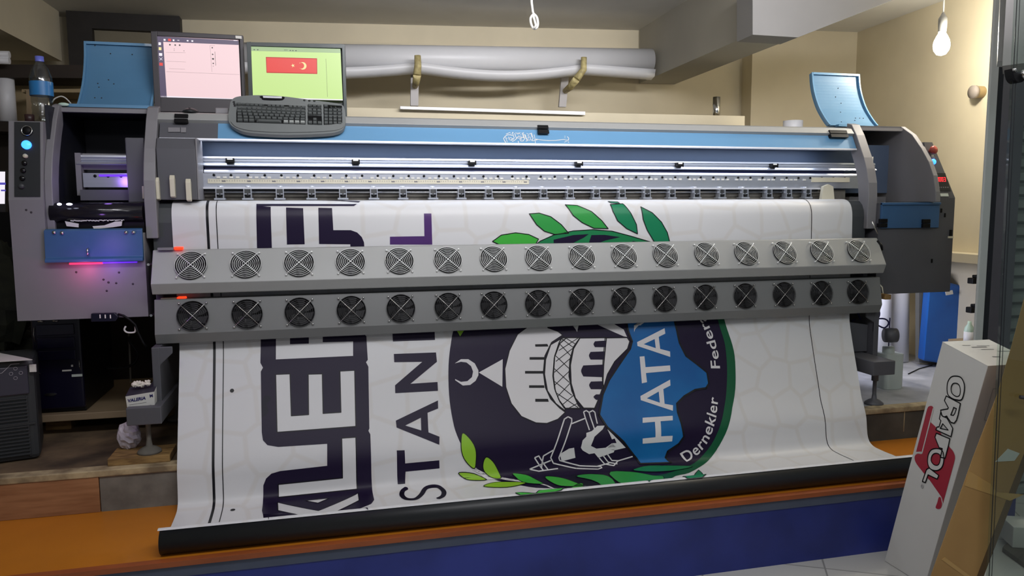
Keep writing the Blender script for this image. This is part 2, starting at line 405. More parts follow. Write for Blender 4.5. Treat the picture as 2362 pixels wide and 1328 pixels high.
# orange platform with its blue front, and the step that carries the printer
MB().box(-3.2, 2.80, 2.52, 3.2, .015, .275).build('trim_7', 'orange_floor', kind='structure')
MB().box(-3.2, 2.80, 2.49, 2.52, .262, .279).build('trim_8', 'orange_edge', kind='structure')
MB().box(-3.2, 2.80, 2.50, 2.52, 0, .225).box(-3.2, 2.80, 2.497, 2.52, .225, .262, 1).build('trim_9', ['blue_front', 'blue_trim'], kind='structure')
MB().box(-3.0, -.56, 3.03, 5.9, .0, .43).build('trim_10', 'dirty_floor', kind='structure')
MB().box(-.56, 3.72, 3.03, 5.4, .0, .43).build('trim_11', 'grey_floor', kind='structure')
MB().box(-3.0, -.825, 2.996, 3.03, .275, .408).build('trim_12', 'plank_wood', kind='structure', bevel=.002)
MB().box(-.822, -.50, 3.0, 3.03, .275, .41).build('trim_13', 'concrete', kind='structure')
MB().box(-.50, 3.0, 3.0, 3.03, .275, .41).box(2.665, 2.668, 2.998, 3.0, .31, .41, 1).build('trim_14', ['concrete_dark', 'nosing'], kind='structure')
MB().box(-3.0, 2.9, 2.992, 3.05, .408, .434).build('trim_15', 'nosing', kind='structure', bevel=.004)

# ------------------------------------------------------------------ the printer
PR = thing('wide_format_printer', (1.0, 3.5, .43), 'grey and blue wide format printer running across the room on the raised step', 'printer')
# head beam with its blue stripe
head = MB().prism([(3.352, 1.742), (3.375, 1.768), (3.40, 1.775), (3.80, 1.775), (3.80, 1.70), (3.40, 1.70), (3.36, 1.735)], -.665, 2.60).build('top_cover', 'bar_grey', PR, bevel=.002)
st = MB().prism([(3.332, 1.666), (3.371, 1.741), (3.40, 1.741), (3.40, 1.666)], -.40, 2.60)
st.build('front_stripe', 'printer_blue', PR)
MB().prism([(3.328, 1.6595), (3.330, 1.667), (3.385, 1.667), (3.385, 1.6595)], -.62, 2.60).build('stripe_lip', 'alu_light', PR)
MB().prism([(3.333, 1.667), (3.372, 1.742), (3.40, 1.742), (3.40, 1.667)], -.62, -.40).build('stripe_end', 'machine_dark', PR)
cp = MB()
for b in ([(-0.5876,0.0464),(-0.5430,0.0475),(-0.5422,0.0268),(-0.5867,0.0258)], [(-0.5400,0.0475),(-0.5209,0.0480),(-0.5202,0.0249),(-0.5392,0.0245)]):
    cp.slab([fpoint('stripe', u, v, .004) for u, v in b], (0, .004, 0))
cp.build('vent_plate', 'machine_grey', PR)
for px in ([(-0.5634,0.1049),(-0.5135,0.1063),(-0.5123,0.0667),(-0.5620,0.0655)], [(0.9517,0.0896),(0.9994,0.0907),(1.0018,0.0487),(0.9556,0.0477)], [(2.4565,0.0965),(2.5511,0.0986),(2.5577,0.0590),(2.4634,0.0572)]):
    h = MB(); us = [p[0] for p in px]; vs = [p[1] for p in px]; u0, u1 = min(us), max(us); v0, v1 = min(vs), max(vs)
    h.slab([fpoint('stripe', u, v, .002) for u, v in ((u0, v0), (u1, v0), (u1, (v0+v1)/2-.002), (u0, (v0+v1)/2-.002))], (0, -.020, .004))
    h.slab([fpoint('stripe', u, v, .002) for u, v in ((u0, (v0+v1)/2+.002), (u1, (v0+v1)/2+.002), (u1, v1), (u0, v1))], (0, -.020, .004))
    h.build('cover_hinge', 'black', PR, bevel=.002)
# calligraphy on the stripe
cal = MB()
for P, wd_ in (
  ([(1.0908,0.0397),(1.0968,0.0307),(1.0934,0.0205),(1.0842,0.0203),(1.0720,0.0241),(1.0618,0.0229),(1.0320,0.0179),(0.9992,0.0167),(0.9741,0.0182),(0.9547,0.0209),(0.9407,0.0236)], .0030),
  ([(0.9406,0.0232),(0.9462,0.0177),(0.9384,0.0196),(0.9269,0.0144),(0.9208,0.0152)], .0026), ([(0.9356,0.0467),(0.9367,0.0276),(0.9360,0.0015)], .0024),
  ([(0.9242,0.0555),(0.9286,0.0274),(0.9199,0.0152)], .0028), ([(0.9015,0.0530),(0.9097,0.0471),(0.9213,0.0534),(0.9238,0.0313)], .0022), ([(0.8951,0.0448),(0.8966,0.0288),(0.9058,0.0170),(0.9168,0.0192),(0.9153,0.0352)], .0024),
  ([(0.8920,0.0488),(0.8952,0.0248),(0.9011,0.0149),(0.8927,0.0117)], .0028), ([(0.9024,0.0390),(0.9107,0.0411),(0.9089,0.0270),(0.9023,0.0309)], .0020), ([(0.8895,0.0568),(0.8847,0.0547),(0.8890,0.0247),(0.8804,0.0125),(0.8697,0.0123),(0.8662,0.0202),(0.8750,0.0264)], .0026),
  ([(0.8803,0.0546),(0.8859,0.0286),(0.8724,0.0343),(0.8582,0.0340),(0.8539,0.0280),(0.8643,0.0262),(0.8829,0.0325)], .0024), ([(0.8500,0.0549),(0.8568,0.0521),(0.8731,0.0544),(0.8634,0.0482),(0.8545,0.0480)], .0022), ([(0.8461,0.0518),(0.8516,0.0239),(0.8418,0.0158),(0.8322,0.0096),(0.8276,0.0155)], .0028),
  ([(0.8421,0.0558),(0.8359,0.0556),(0.8414,0.0277),(0.8332,0.0176)], .0026), ([(0.8270,0.0554),(0.8159,0.0512),(0.8056,0.0460)], .0026), ([(0.8358,0.0396),(0.8238,0.0434),(0.8132,0.0431),(0.8018,0.0359),(0.7926,0.0248),(0.7941,0.0149),(0.7998,0.0031)], .0030),
  ([(0.8156,0.0332),(0.8175,0.0193),(0.8241,0.0154),(0.8339,0.0236),(0.8257,0.0294),(0.8182,0.0253)], .0024), ([(0.8012,0.0309),(0.8049,0.0171),(0.8070,0.0052)], .0022), ([(0.8581,0.0121),(0.8578,0.0021)], .0026),
  ([(1.0784,0.0425),(1.0816,0.0395)], .0030), ([(1.0772,0.0344),(1.0804,0.0314)], .0026), ([(1.0725,0.0090),(1.0786,0.0131),(1.0861,0.0143)], .0022), ([(1.0898,0.0143),(1.0945,0.0094),(1.0898,0.0083)], .0020),
  ([(0.8625,0.0401),(0.8658,0.0382)], .003), ([(0.8719,0.0443),(0.8752,0.0424)], .003), ([(0.8281,0.0494),(0.8305,0.0475)], .003), ([(0.8735,0.0214),(0.8768,0.0194)], .003), ([(0.8061,0.0270),(0.8092,0.0241)], .003), ([(0.8040,0.0170),(0.8064,0.0151)], .003)):
    for q in ribbon(P, wd_): cal.flat([[fpoint('stripe', a, b, .0012) for a, b in q]])
cal.build('calligraphy', 'paper_white', PR)
# recess behind the stripe, rails, plates
MB().box(-.66, 2.93, 3.50, 3.53, 1.45, 1.70).build('recess_panel', 'recess_blue', PR)
MB().box(-.45, 2.60, 3.405, 3.50, 1.665, 1.672).build('cover_underside', 'navy', PR)
rl = MB().prism([(3.46, 1.602), (3.44, 1.602), (3.438, 1.594), (3.444, 1.592), (3.438, 1.588), (3.438, 1.582), (3.444, 1.579), (3.438, 1.576), (3.43, 1.573), (3.425, 1.566), (3.43, 1.562), (3.46, 1.562)], -.95, 2.80)
rl.build('guide_rail', 'aluminium', PR)
MB().box(-.47, 2.62, 3.446, 3.47, 1.545, 1.562).build('belt_slot', 'navy', PR)
MB().prism([(3.45, 1.546), (3.425, 1.546), (3.42, 1.540), (3.42, 1.534), (3.45, 1.531)], -.47, 2.70).build('belt_rail', 'alu_light', PR)
pl = MB().box(-.48, 2.70, 3.405, 3.45, 1.472, 1.531)
for x in [-.45+.0672*i for i in range(46)]: pl.lathe([(.0055, 0), (.0055, -.004), (.0001, -.004)], (x+.02, 3.405, 1.5235), (0, 1, 0), 8, 1)
pl.build('perforated_plate', ['aluminium', 'black'], PR)
ld = MB()
for i in range(112):
    if i % 5: ld.box(-.445+.0252*i, -.431+.0252*i, 3.400, 3.405, 1.510, 1.518)
ld.build('chip_strip', 'paper_white', PR)
ru = MB().box(-.455, .925, 3.402, 3.405, 1.489, 1.5075)
for i in range(138): ru.box(-.45+.01*i, -.4485+.01*i, 3.4015, 3.402, 1.497, 1.503 if i % 10 else 1.506, 1)
for i in range(14): ru.box(-.40+.1*i, -.385+.1*i, 3.4012, 3.402, 1.4955, 1.501, 1)
ru.build('ruler', ['ivory', 'print_grey'], PR)
MB().box(-.48, 2.45, 3.385, 3.41, 1.466, 1.4735).build('plate_lip', 'alu_light', PR)
MB().box(-.48, 2.62, 3.43, 3.45, 1.40, 1.466).build('rear_plate', 'concrete', PR)
MB().box(-.47, 2.44, 3.405, 3.425, 1.4555, 1.466).build('pinch_beam', 'black_satin', PR)
MB().tube([(-.47, 3.392, 1.4525), (2.44, 3.392, 1.4525)], .0042, 8).build('pinch_shaft', 'chrome', PR)
for px in [-0.3657,0.1497,0.6642,1.1710,1.6824,2.1957]:
    c = MB().box(px-.016, px+.016, 3.412, 3.44, 1.576, 1.594); c.box(px-.011, px+.011, 3.4105, 3.412, 1.587, 1.593, 1).box(px-.017, px-.012, 3.408, 3.412, 1.574, 1.594).box(px+.012, px+.017, 3.408, 3.412, 1.574, 1.594)
    c.build('cable_clip', ['black', 'paper_white'], PR)
proto = None; fx = 0
for px in [-0.4066,-0.2973,-0.1687,-0.0394,0.0905,0.2212,0.3468,0.4785,0.6049,0.7295,0.8605,0.9856,1.1128,1.2401,1.3675,1.4949,1.6222,1.7516,1.8856,2.0101,2.1414,2.2505,2.3611]:
    if proto is None:
        x = px; fx = px
        a = MB().prism([(3.376, 1.465), (3.40, 1.468), (3.405, 1.432), (3.372, 1.430)], x-.0135, x+.0135, 0)
        a.box(x-.016, x-.0125, 3.366, 3.405, 1.428, 1.466, 1).box(x+.0125, x+.016, 3.366, 3.405, 1.428, 1.466, 1).box(x-.022, x+.022, 3.365, 3.41, 1.4205, 1.428, 1)
        a.tube([(x-.012, 3.374, 1.440), (x, 3.368, 1.4365), (x+.012, 3.374, 1.440)], .0045, 8, 2).box(x-.012, x-.003, 3.371, 3.373, 1.441, 1.447, 1).box(x+.003, x+.012, 3.371, 3.373, 1.441, 1.447, 1)
        a.lathe([(.011, 0), (.011, .004), (.001, .005)], (x, 3.396, 1.474), (0, 0, 1), 12, 1)
        proto = a.build('pinch_roller', ['black_satin', 'aluminium', 'black'], PR)
    else:
        c = proto.copy(); COL.objects.link(c); c.parent = PR; c.location = (px-fx, 0, 0)
# platen over which the banner runs
pf = [(3.44, 1.4125), (3.335, 1.4125), (3.30, 1.406), (3.279, 1.388), (3.267, 1.363), (3.262, 1.33), (3.262, 1.02), (3.32, 1.0), (3.44, 1.0)]
MB().prism(pf, -.648, 2.615).build('platen', 'platen', PR, bevel=.003)
MB().box(-.62, 2.62, 3.44, 3.70, .95, 1.42).build('body_beam', 'machine_dark', PR)
# dark end cover with three levers
MB().prism([(3.27, 1.42), (3.27, 1.62), (3.295, 1.663), (3.42, 1.663), (3.42, 1.42)], -.622, -.478).box(-.478, -.472, 3.272, 3.42, 1.42, 1.663, 1).build('end_cover', ['machine_dark', 'machine_grey'], PR, bevel=.003)
for p in [(-0.623,3.255,1.463),(-0.566,3.255,1.472),(-0.508,3.255,1.458)]:
    MB().prism([(3.272, p[2]-.045), (3.25, p[2]-.04), (3.246, p[2]+.03), (3.258, p[2]+.045), (3.272, p[2]+.03)], p[0]-.009, p[0]+.009).build('lever', 'ivory', PR, bevel=.002)
MB().slab([(2.441,3.360,1.480),(2.470,3.360,1.491),(2.496,3.360,1.480),(2.506,3.360,1.413),(2.431,3.360,1.413)], (0, .02, 0)).build('end_bracket', 'ivory', PR)
MB().box(2.40, 2.62, 3.40, 3.405, 1.503, 1.526).build('end_plate', 'ivory', PR)
# arches
RO = [(3.42, 1.80), (3.385, 1.79), (3.345, 1.735), (3.31, 1.67), (3.283, 1.62), (3.26, 1.565), (3.24, 1.495), (3.235, 1.42), (3.24, 1.27)]
RI = [(3.31, 1.27), (3.31, 1.42), (3.318, 1.49), (3.335, 1.55), (3.36, 1.61), (3.39, 1.67), (3.42, 1.72)]
RP = RO+RI
MB().prism(RP, -.668, -.625).build('arch', 'machine_grey', PR, bevel=.003)
MB().prism(RP, 2.605, 2.655).build('arch', 'machine_grey', PR, bevel=.003)
MB().prism(RP, -1.012, -.985).build('arch', 'machine_grey', PR, bevel=.003)
SO = [(3.80, 1.79), (3.42, 1.79), (3.34, 1.742), (3.275, 1.672), (3.22, 1.60), (3.185, 1.53), (3.165, 1.45), (3.16, 1.40), (3.80, 1.40)]
MB().prism(SO, 2.93, 2.957).build('side_panel', 'machine_grey', PR, bevel=.003)
# housings
def housing(x0, x1, zb, zt):
    b = MB().box(x0, x1, 3.22, 3.80, zb, zt); return b
housing(-1.012, -.672, .966, 1.293).build('left_cabinet', 'machine_grey', PR)
housing(2.655, 2.957, .945, 1.395).build('right_cabinet', 'machine_dark', PR)  # same grey as left cabinet, painted darker because less light reaches it
MB().box(-1.012, -1.0, 3.30, 3.80, 1.293, 1.78).box(-1.012, -.668, 3.76, 3.80, 1.293, 1.79).box(-1.012, -.668, 3.42, 3.80, 1.775, 1.79).build('left_hood', 'cavity', PR)
MB().box(2.655, 2.93, 3.76, 3.80, 1.395, 1.79).box(2.655, 2.93, 3.42, 3.80, 1.777, 1.79).build('right_hood', 'machine_dark', PR)
MB().box(-.99, -.66, 3.405, 3.43, 1.768, 1.785).build('hood_edge', 'machine_grey', PR)
MB().box(2.655, 2.93, 3.405, 3.43, 1.765, 1.78).build('hood_edge', 'machine_grey', PR)
# control towers
ct = MB().prism([(3.22, .966), (3.22, 1.42), (3.275, 1.715), (3.80, 1.715), (3.80, .966)], -1.128, -1.012); ct.build('control_tower', 'machine_grey', PR)
def onpanel(x, z, off): t = (z-1.42)/(1.715-1.42); return (x, 3.22+.055*t-off, z)
cpn = MB().slab([onpanel(-1.108+.0*z, z, .003) if x == 0 else onpanel(-1.022, z, .003) for x, z in ((0, 1.432), (1, 1.432), (1, 1.712), (0, 1.712))], (0, .004, 0)); cpn.build('control_panel', 'black_satin', PR)
for p, mm, r in (((58, 333), 'blue_led', .0165), ((60, 300), 'black', .015), ((57, 360), 'ivory', .008), ((56, 376), 'black_gloss', .009), ((54, 394), 'black_gloss', .009), ((53, 412), 'black_gloss', .009), ((52, 430), 'platen', .010)):
    z = {300: 1.679, 333: 1.625, 360: 1.583, 376: 1.557, 394: 1.529, 412: 1.500, 430: 1.471}[p[1]]; x = {58: -1.066, 60: -1.064, 57: -1.070, 56: -1.073, 54: -1.077, 53: -1.080, 52: -1.083}[p[0]]
    MB().lathe([(r, 0), (r, .008), (r*.8, .011), (.0001, .011)], onpanel(x, z, .003), (0, -1, .18), 16).build('button', mm, PR)
rg = [(-1.064+.0175*math.cos(t*PI/8), 0, .0175*math.sin(t*PI/8)) for t in range(16)]
MB().tube([onpanel(x, 1.679+z, .010) for x, _, z in rg], .0022, 6, closed=True).build('button_ring', 'chrome', PR)
rt_ = MB().prism([(3.22, .945), (3.22, 1.42), (3.285, 1.70), (3.80, 1.70), (3.80, .945)], 2.957, 3.10, 0) 
# right tower narrows upward
rt_.v = [(x-(.095*(z-1.42)/.28 if (x > 3.0 and z > 1.42) else 0), y, z) for x, y, z in rt_.v]
rt_.build('control_tower', 'machine_dark', PR)  # darker grey here too, for the less lit end
def onright(x, z, off): t = (z-1.42)/.28; return (x, 3.22+.065*t-off, z)
MB().slab([onright(x, z, .003) for x, z in ((2.995, 1.455), (3.078, 1.455), (3.057, 1.545), (2.985, 1.545))], (0, .004, 0)).build('counter_panel', 'black_satin', PR)
dg = MB()
def seg7(ch, x, z, w, h, t=.0022):
    S = {'a': (x, x+w, z+h-t, z+h), 'g': (x, x+w, z+h/2-t/2, z+h/2+t/2), 'd': (x, x+w, z, z+t), 'f': (x, x+t, z+h/2, z+h), 'e': (x, x+t, z, z+h/2), 'b': (x+w-t, x+w, z+h/2, z+h), 'c': (x+w-t, x+w, z, z+h/2)}
    for k in {'0': 'abcdef', '8': 'abcdefg', '1': 'bc', '3': 'abgcd'}[ch]:
        a, b, c, d = S[k]; dg.slab([onright(p, q, .0042) for p, q in ((a, c), (b, c), (b, d), (a, d))], (0, .001, 0))
for i, ch in enumerate('8003'): seg7(ch, 3.000+i*.0145, 1.502, .010, .022)
dg.build('digits', 'red_digits', PR)
bt = MB()
for i in range(5): bt.slab([onright(p, q, .0042) for p, q in ((3.005+i*.013, 1.470), (3.012+i*.013, 1.470), (3.012+i*.013, 1.476), (3.005+i*.013, 1.476))], (0, .001, 0))
bt.build('counter_keys', 'print_grey', PR)
MB().slab([onright(p, q, .003) for p, q in ((3.012, 1.428), (3.06, 1.428), (3.058, 1.443), (3.01, 1.443))], (0, .003, 0)).build('sticker', 'sticker', PR)
MB().lathe([(.009, 0), (.009, .016), (.020, .018), (.021, .028), (.015, .034), (.0001, .035)], onright(2.985, 1.655, .0), (0, -1, .2), 18).build('stop_button', 'red_button', PR)
MB().lathe([(.014, 0), (.014, .008), (.011, .012), (.0001, .012)], onright(2.992, 1.600, .0), (0, -1, .2), 16).build('button', 'blue_led', PR)
for k in (-1, 1):
    MB().tube([onright(2.989+.004*k, 1.634, .008), onright(2.990+.006*k, 1.615, .008)], .0015, 6).build('key_wire', 'steel', PR)
# open curved lids
LP = [(3.515, 1.800), (3.55, 1.832), (3.605, 1.895), (3.645, 1.965), (3.668, 2.03), (3.678, 2.09)]
def lid(x0, x1, nm):
    n = len(LP); pr = smooth2(LP, 4, False)
    th = [(a+.012, b-.005) for a, b in pr]
    o = MB().prism(pr+th[::-1], x0, x1).build(nm, 'lid_blue', PR)
    fr = MB()
    for xa, xb in ((x0, x0+.008), (x1-.008, x1)): fr.prism([(a-.012, b+.004) for a, b in pr]+[(a+.001, b) for a, b in pr][::-1], xa, xb)
    a, b = pr[-1]; fr.box(x0+.008, x1-.008, a-.014, a+.002, b-.007, b+.004); a, b = pr[0]; 
    fr.build('lid_rim', 'printer_blue', o)
    sp = MB()
    for i in range(9): a, b = pr[3+int(random.random()*17)]; xx = random.uniform(x0+.03, x1-.03); sp.ball((xx, a-.001, b), .0028, 0, 6, 4)
    sp.build('dirt_spots', 'dirt_spot', o)
    return o
lid(-.958, -.675, 'left_lid'); lid(2.565, 2.862, 'right_lid')
MB().box(-.985, -.668, 3.43, 3.53, 1.790, 1.803).build('lid_hinge_plate', 'printer_blue', PR)
MB().slab([(2.652,3.696,1.803),(2.606,3.483,1.803),(3.003,3.557,1.803),(3.156,3.693,1.803),(2.835,3.805,1.803)], (0, 0, -.011)).build('lid_hinge_plate', 'printer_blue', PR)
# capping station, flap and glow of the left housing
cv = MB().box(-1.005, -.672, 3.30, 3.80, 1.293, 1.30)
cv.build('cavity_floor', 'cavity', PR)
MB().tube([(-1.0, 3.262, 1.372), (-.675, 3.262, 1.372)], .038, 16).build('wiper_roller', 'rubber', PR)
MB().box(-1.0, -.675, 3.255, 3.30, 1.295, 1.336).build('wiper_trough', 'black', PR)
fz = MB()
for i in range(34):
    x = -.93+.0055*i; z = 1.3405+random.uniform(-.002, .003); fz.slab([(x, 3.236, z), (x+.006, 3.236, z-.001), (x+.006, 3.236, z+.003), (x, 3.236, z+.004)], (0, .004, 0))
fz.build('dried_ink_edge', 'paper_white', PR)
for q in ([(-0.949,3.235,1.340),(-0.903,3.235,1.330),(-0.904,3.235,1.316),(-0.944,3.235,1.321)], [(-0.855,3.235,1.320),(-0.813,3.235,1.323),(-0.775,3.235,1.337),(-0.750,3.235,1.338),(-0.753,3.235,1.320),(-0.786,3.235,1.315),(-0.850,3.235,1.309)]):
    MB().slab(q, (0, .006, 0)).build('wipe_scrap', 'paper_white', PR)
MB().ball([(-0.960,3.222,1.404)][0], .008, 0, 10, 6, (1, .4, .6)).ball([(-0.926,3.222,1.404)][0], .009, 0, 10, 6, (1.2, .4, .5)).build('station_lamp', 'white_led', PR)
MB().box(-.955, -.75, 3.46, 3.47, 1.545, 1.61).box(-.955, -.935, 3.43, 3.47, 1.44, 1.61).build('rail_end', 'machine_grey', PR)
MB().box(-.93, -.72, 3.43, 3.45, 1.473, 1.530).build('station_plate', 'aluminium', PR)
hb = MB()
for i in range(4): hb.lathe([(.006, 0), (.006, -.003), (.0001, -.003)], (-.885+.048*i, 3.43, 1.518), (0, 1, 0), 10)
hb.build('plate_holes', 'black', PR)
MB().box(-.87, -.72, 3.425, 3.429, 1.516, 1.524).build('glow_strip', 'violet_led', PR)
MB().box(-.93, -.70, 3.38, 3.42, 1.42, 1.462).build('station_tray', 'machine_dark', PR)
MB().box(-.745, -.676, 3.33, 3.50, 1.41, 1.665).build('carriage_end', 'machine_dark', PR, bevel=.004)
MB().box(-.690, -.675, 3.315, 3.33, 1.425, 1.475).build('lever', 'ivory', PR, bevel=.002)
MB().box(-.86, -.80, 3.45, 3.46, 1.574, 1.588).build('carriage_clip', 'black', PR)
MB().box(-.885, -.865, 3.45, 3.458, 1.585, 1.597).build('status_lamp', 'pink_led', PR)
fl = MB().prism([(3.214, 1.312), (3.200, 1.306), (3.196, 1.205), (3.186, 1.196), (3.186, 1.186), (3.214, 1.186)], -1.012, -.674).build('service_flap', 'flap_blue', PR, bevel=.002)
for p in [(-0.976,3.195,1.299),(-0.949,3.195,1.297),(-0.729,3.195,1.296),(-0.703,3.195,1.296)]: MB().lathe([(.006, 0), (.006, .004), (.0001, .005)], p, (0, -1, 0), 12).build('bolt', 'steel', fl)
MB().tube([(-.862, 3.192, 1.215), (-.862, 3.178, 1.214), (-.862, 3.176, 1.235), (-.862, 3.19, 1.237)], .0035, 8).build('flap_catch', 'steel', fl)
MB().box(-.935, -.82, 3.204, 3.218, 1.176, 1.183).build('glow_strip', 'pink_led', PR)
MB().box(-.82, -.70, 3.206, 3.218, 1.178, 1.183).build('glow_strip', 'violet_led', PR)
point('ink_glow_pink', (-.885, 3.150, 1.150), .22, (1, .12, .35), .012)
point('ink_glow_violet', (-.80, 3.145, 1.160), .16, (.4, .15, 1), .012)
point('station_glow', (-.80, 3.30, 1.50), .16, (.42, .2, 1), .02)
point('flap_glow', (-.82, 2.99, 1.26), .5, (.5, .22, 1), .03)
spots = MB()
for p in [(-0.824,3.220,1.115),(-0.780,3.220,1.100),(-0.721,3.220,1.095),(-0.917,3.220,1.146),(-0.768,3.220,1.141),(-0.815,3.220,1.071),(-0.832,3.220,1.235),(-0.750,3.220,1.226),(-1.072,3.220,1.383),(-1.056,3.220,1.374),(-0.807,3.219,1.104)]: spots.lathe([(.0045, 0), (.003, .001), (.0001, .001)], p, (0, -1, 0), 8)
spots.build('ink_spots', 'dirt_spot', PR)
# right service flap with hinges
fr_ = MB().box(2.662, 3.00, 3.208, 3.222, 1.272, 1.397).box(2.662, 3.0, 3.200, 3.222, 1.386, 1.398).build('service_flap', 'flap_blue', PR, bevel=.002)
for p in [(2.667,3.205,1.303),(2.917,3.205,1.299)]: MB().box(p[0]-.022, p[0]+.022, 3.196, 3.21, p[2]-.004, p[2]+.016).box(p[0]-.022, p[0]+.022, 3.196, 3.222, p[2]-.026, p[2]-.006).build('hinge', 'black', fr_, bevel=.002)
dk = MB()
for p in [(3.043,3.219,1.336),(2.979,3.219,1.107),(3.020,3.219,1.359)]: dk.box(p[0]-.004, p[0]+.004, 3.217, 3.2205, p[2]-.012, p[2]+.008)
dk.build('scuff', 'black', PR)
p = [(3.083,3.219,1.240)][0]; MB().box(p[0]-.006, p[0]+.006, 3.214, 3.2205, p[2]-.012, p[2]+.02).box(p[0]-.014, p[0]+.014, 3.214, 3.2205, p[2]-.022, p[2]-.012, 1).build('side_latch', ['black', 'ivory'], PR)
MB().tube([(2.593,3.190,1.307),(2.628,3.190,1.246)], .003, 6).build('release_rod', 'steel', PR)
MB().box(2.70, 2.925, 3.50, 3.60, 1.395, 1.43).build('pump_tray', 'machine_grey', PR)
MB().tube([(2.78, 3.44, 1.605), (2.78, 3.44, 1.635)], .006, 8).build('limit_pin', 'white_plastic', PR)
# dryer bars with sixteen fans each
def fan_meshes(lower):
    hs = MB().lathe([(.0585, .004), (.0585, .006), (.0565, .006), (.0565, .001), (.0001, .001)], (0, 0, 0), (0, -1, 0), 32, 0)
    hs.lathe([(.019, .001), (.019, .006), (.016, .0075), (.0001, .0075)], (0, 0, 0), (0, -1, 0), 20, 1)
    for b in range(7):
        a0 = 2*PI*b/7; q = []
        for r, da, y in ((.019, 0, -.005), (.037, .12, -.0055), (.0555, .28, -.006), (.0555, .90, -.002), (.037, .80, -.002), (.019, .70, -.002)): q.append((r*math.cos(a0+da), y, r*math.sin(a0+da)))
        hs.add(q, [(0, 1, 4, 5), (1, 2, 3, 4)], 1)
    g = MB()
    for k in range(7):
        r = .0125+.0076*k
        g.tube([(r*math.cos(2*PI*j/28), -.0115, r*math.sin(2*PI*j/28)) for j in range(28)], .0010, 5, 0, closed=True)
    for s1, s2 in ((1, 1), (-1, 1)):
        g.tube([(-.050*s1, -.004, -.050*s2), (-.044*s1, -.0132, -.044*s2), (.044*s1, -.0132, .044*s2), (.050*s1, -.004, .050*s2)], .0017 if not lower else .0013, 6, 1)
    for sx in (1, -1):
        for sz in (1, -1): g.lathe([(.0042, 0), (.0042, .006), (.0028, .0085), (.0001, .0085)], (.050*sx, 0, .050*sz), (0, -1, 0), 10, 1)
    return hs, g
def dryer(name, zc, yc, tilt, L, prof, x0, x1, barm, pxs, lower):
    bar = thing(name, (0, yc, zc), None, None); bar.parent = PR; bar.location = Vector((0, yc, zc))-PR.location
    MB().prism(prof, x0, x1).build('housing', barm, bar, bevel=.0025)
    hs, g = fan_meshes(lower)
    fo = hs.build('fan', ['fan_black', 'fan_blade'], None, org=(0, 0, 0)); go = g.build('fan_guard', ['wire_shaded', 'steel'] if lower else ['guard_wire', 'guard_wire'], None, org=(0, 0, 0))
    off = Vector((0, -math.cos(tilt), math.sin(tilt)))*.001
    for i, x in enumerate(pxs):
        for o in (fo, go):
            c = o if i == 0 else o.copy()
            if i: COL.objects.link(c)
            c.parent = bar; c.location = (x, off.y, off.z); c.rotation_euler = (-tilt, (random.choice((0, PI/2)) if o is fo else 0), 0) if False else (-tilt, 0, 0)
    return bar
T1, T2 = math.radians(30), math.radians(10)
UX = [-0.4989,-0.2968,-0.0944,0.1071,0.3052,0.5069,0.7036,0.9019,1.0995,1.2972,1.4959,1.6998,1.9017,2.1025,2.3020,2.5044]
LX = [-0.5003,-0.2991,-0.0981,0.1053,0.3066,0.5059,0.7020,0.8988,1.0980,1.2961,1.4943,1.6973,1.9004,2.1045,2.3061,2.5081]
ub = dryer('dryer_bar', 1.163, 3.17, T1, .144, [(3.206, 1.2255), (3.134, 1.1005), (3.152, 1.058), (3.226, 1.050), (3.230, 1.2255)], -.640, 2.64, 'bar_grey', UX, False)
lb = dryer('dryer_bar', .968, 3.167, T2, .132, [(3.181, 1.035), (3.155, .902), (3.172, .862), (3.225, .862), (3.232, 1.035)], -.640, 2.645, 'bar_grey_shaded', LX, True)
for bar, z, x in ((ub, 1.232, -.555), (lb, 1.036, -.553)):
    MB().box(x-.006, x+.026, 3.19, 3.215, z-.006, z+.006).build('switch', 'red_led', bar, bevel=.003)
    MB().box(x-.065, x-.008, 3.188, 3.218, z-.006, z+.003).build('switch_plate', 'machine_grey' if bar is ub else 'ivory', bar)
    MB().lathe([(.012, 0), (.012, .018), (.009, .022), (.0001, .022)], (2.64, 3.208, z-.04), (1, 0, 0), 14).build('end_knob', 'ivory', bar)
    MB().tube([(-.64, 3.20, z-.055), (-.652, 3.17, z-.06), (-.648, 3.15, z-.058)], .005, 8).build('end_pin', 'steel', bar)
    if bar is ub:
        MB().tube([(2.635, 3.20, z-.02), (2.648, 3.185, z-.045), (2.656, 3.19, z-.065)], .007, 8).build('end_clip', 'black', bar)
    else: MB().tube([(2.645, 3.19, z-.03), (2.652, 3.17, z-.05), (2.655, 3.165, z-.08)], .003, 6).build('end_wire', 'ivory', bar)
for x in (-.63, 2.60):
    MB().box(x-.012, x+.012, 3.228, 3.275, .87, 1.22).build('dryer_bracket', 'machine_dark', PR)
# legs
def leg(xp, xb, y0, s):
    lg = MB().box(xp-.014, xp+.014, y0, 3.62, .62, .86).box(xp-.014, xp+.014, 3.30, 3.62, .86, .96).box(xb-.06, xb+.06, 3.02, 3.75, .585, .652)
    lg.slab([(xp+.014, y0+.002, .79), (xp+.06*s, y0+.002, .835), (xp+.06*s, y0+.002, .86), (xp-.014, y0+.002, .86), (xp-.014, y0+.002, .76), (xp+.014, y0+.002, .76)], (0, .01, 0))
    return lg.build('leg', 'machine_dark', PR, bevel=.003)
l1 = leg(-.632, -.665, 3.11, 1); l2 = leg(2.655, 2.56, 3.20, -1)
for x, lgo in ((-.665, l1), (2.56, l2)):
    for y in (3.08, 3.66):
        z0 = .462 if (x < 0 and y < 3.3) else .432
        MB().lathe([(.0001, 0), (.044, 0), (.042, .008), (.026, .020), (.012, .026), (.009, .05), (.009, .115), (.016, .115), (.016, .155)], (x, y, z0), (0, 0, 1), 20).build('levelling_foot', 'concrete' if x < 0 else 'machine_dark', lgo)
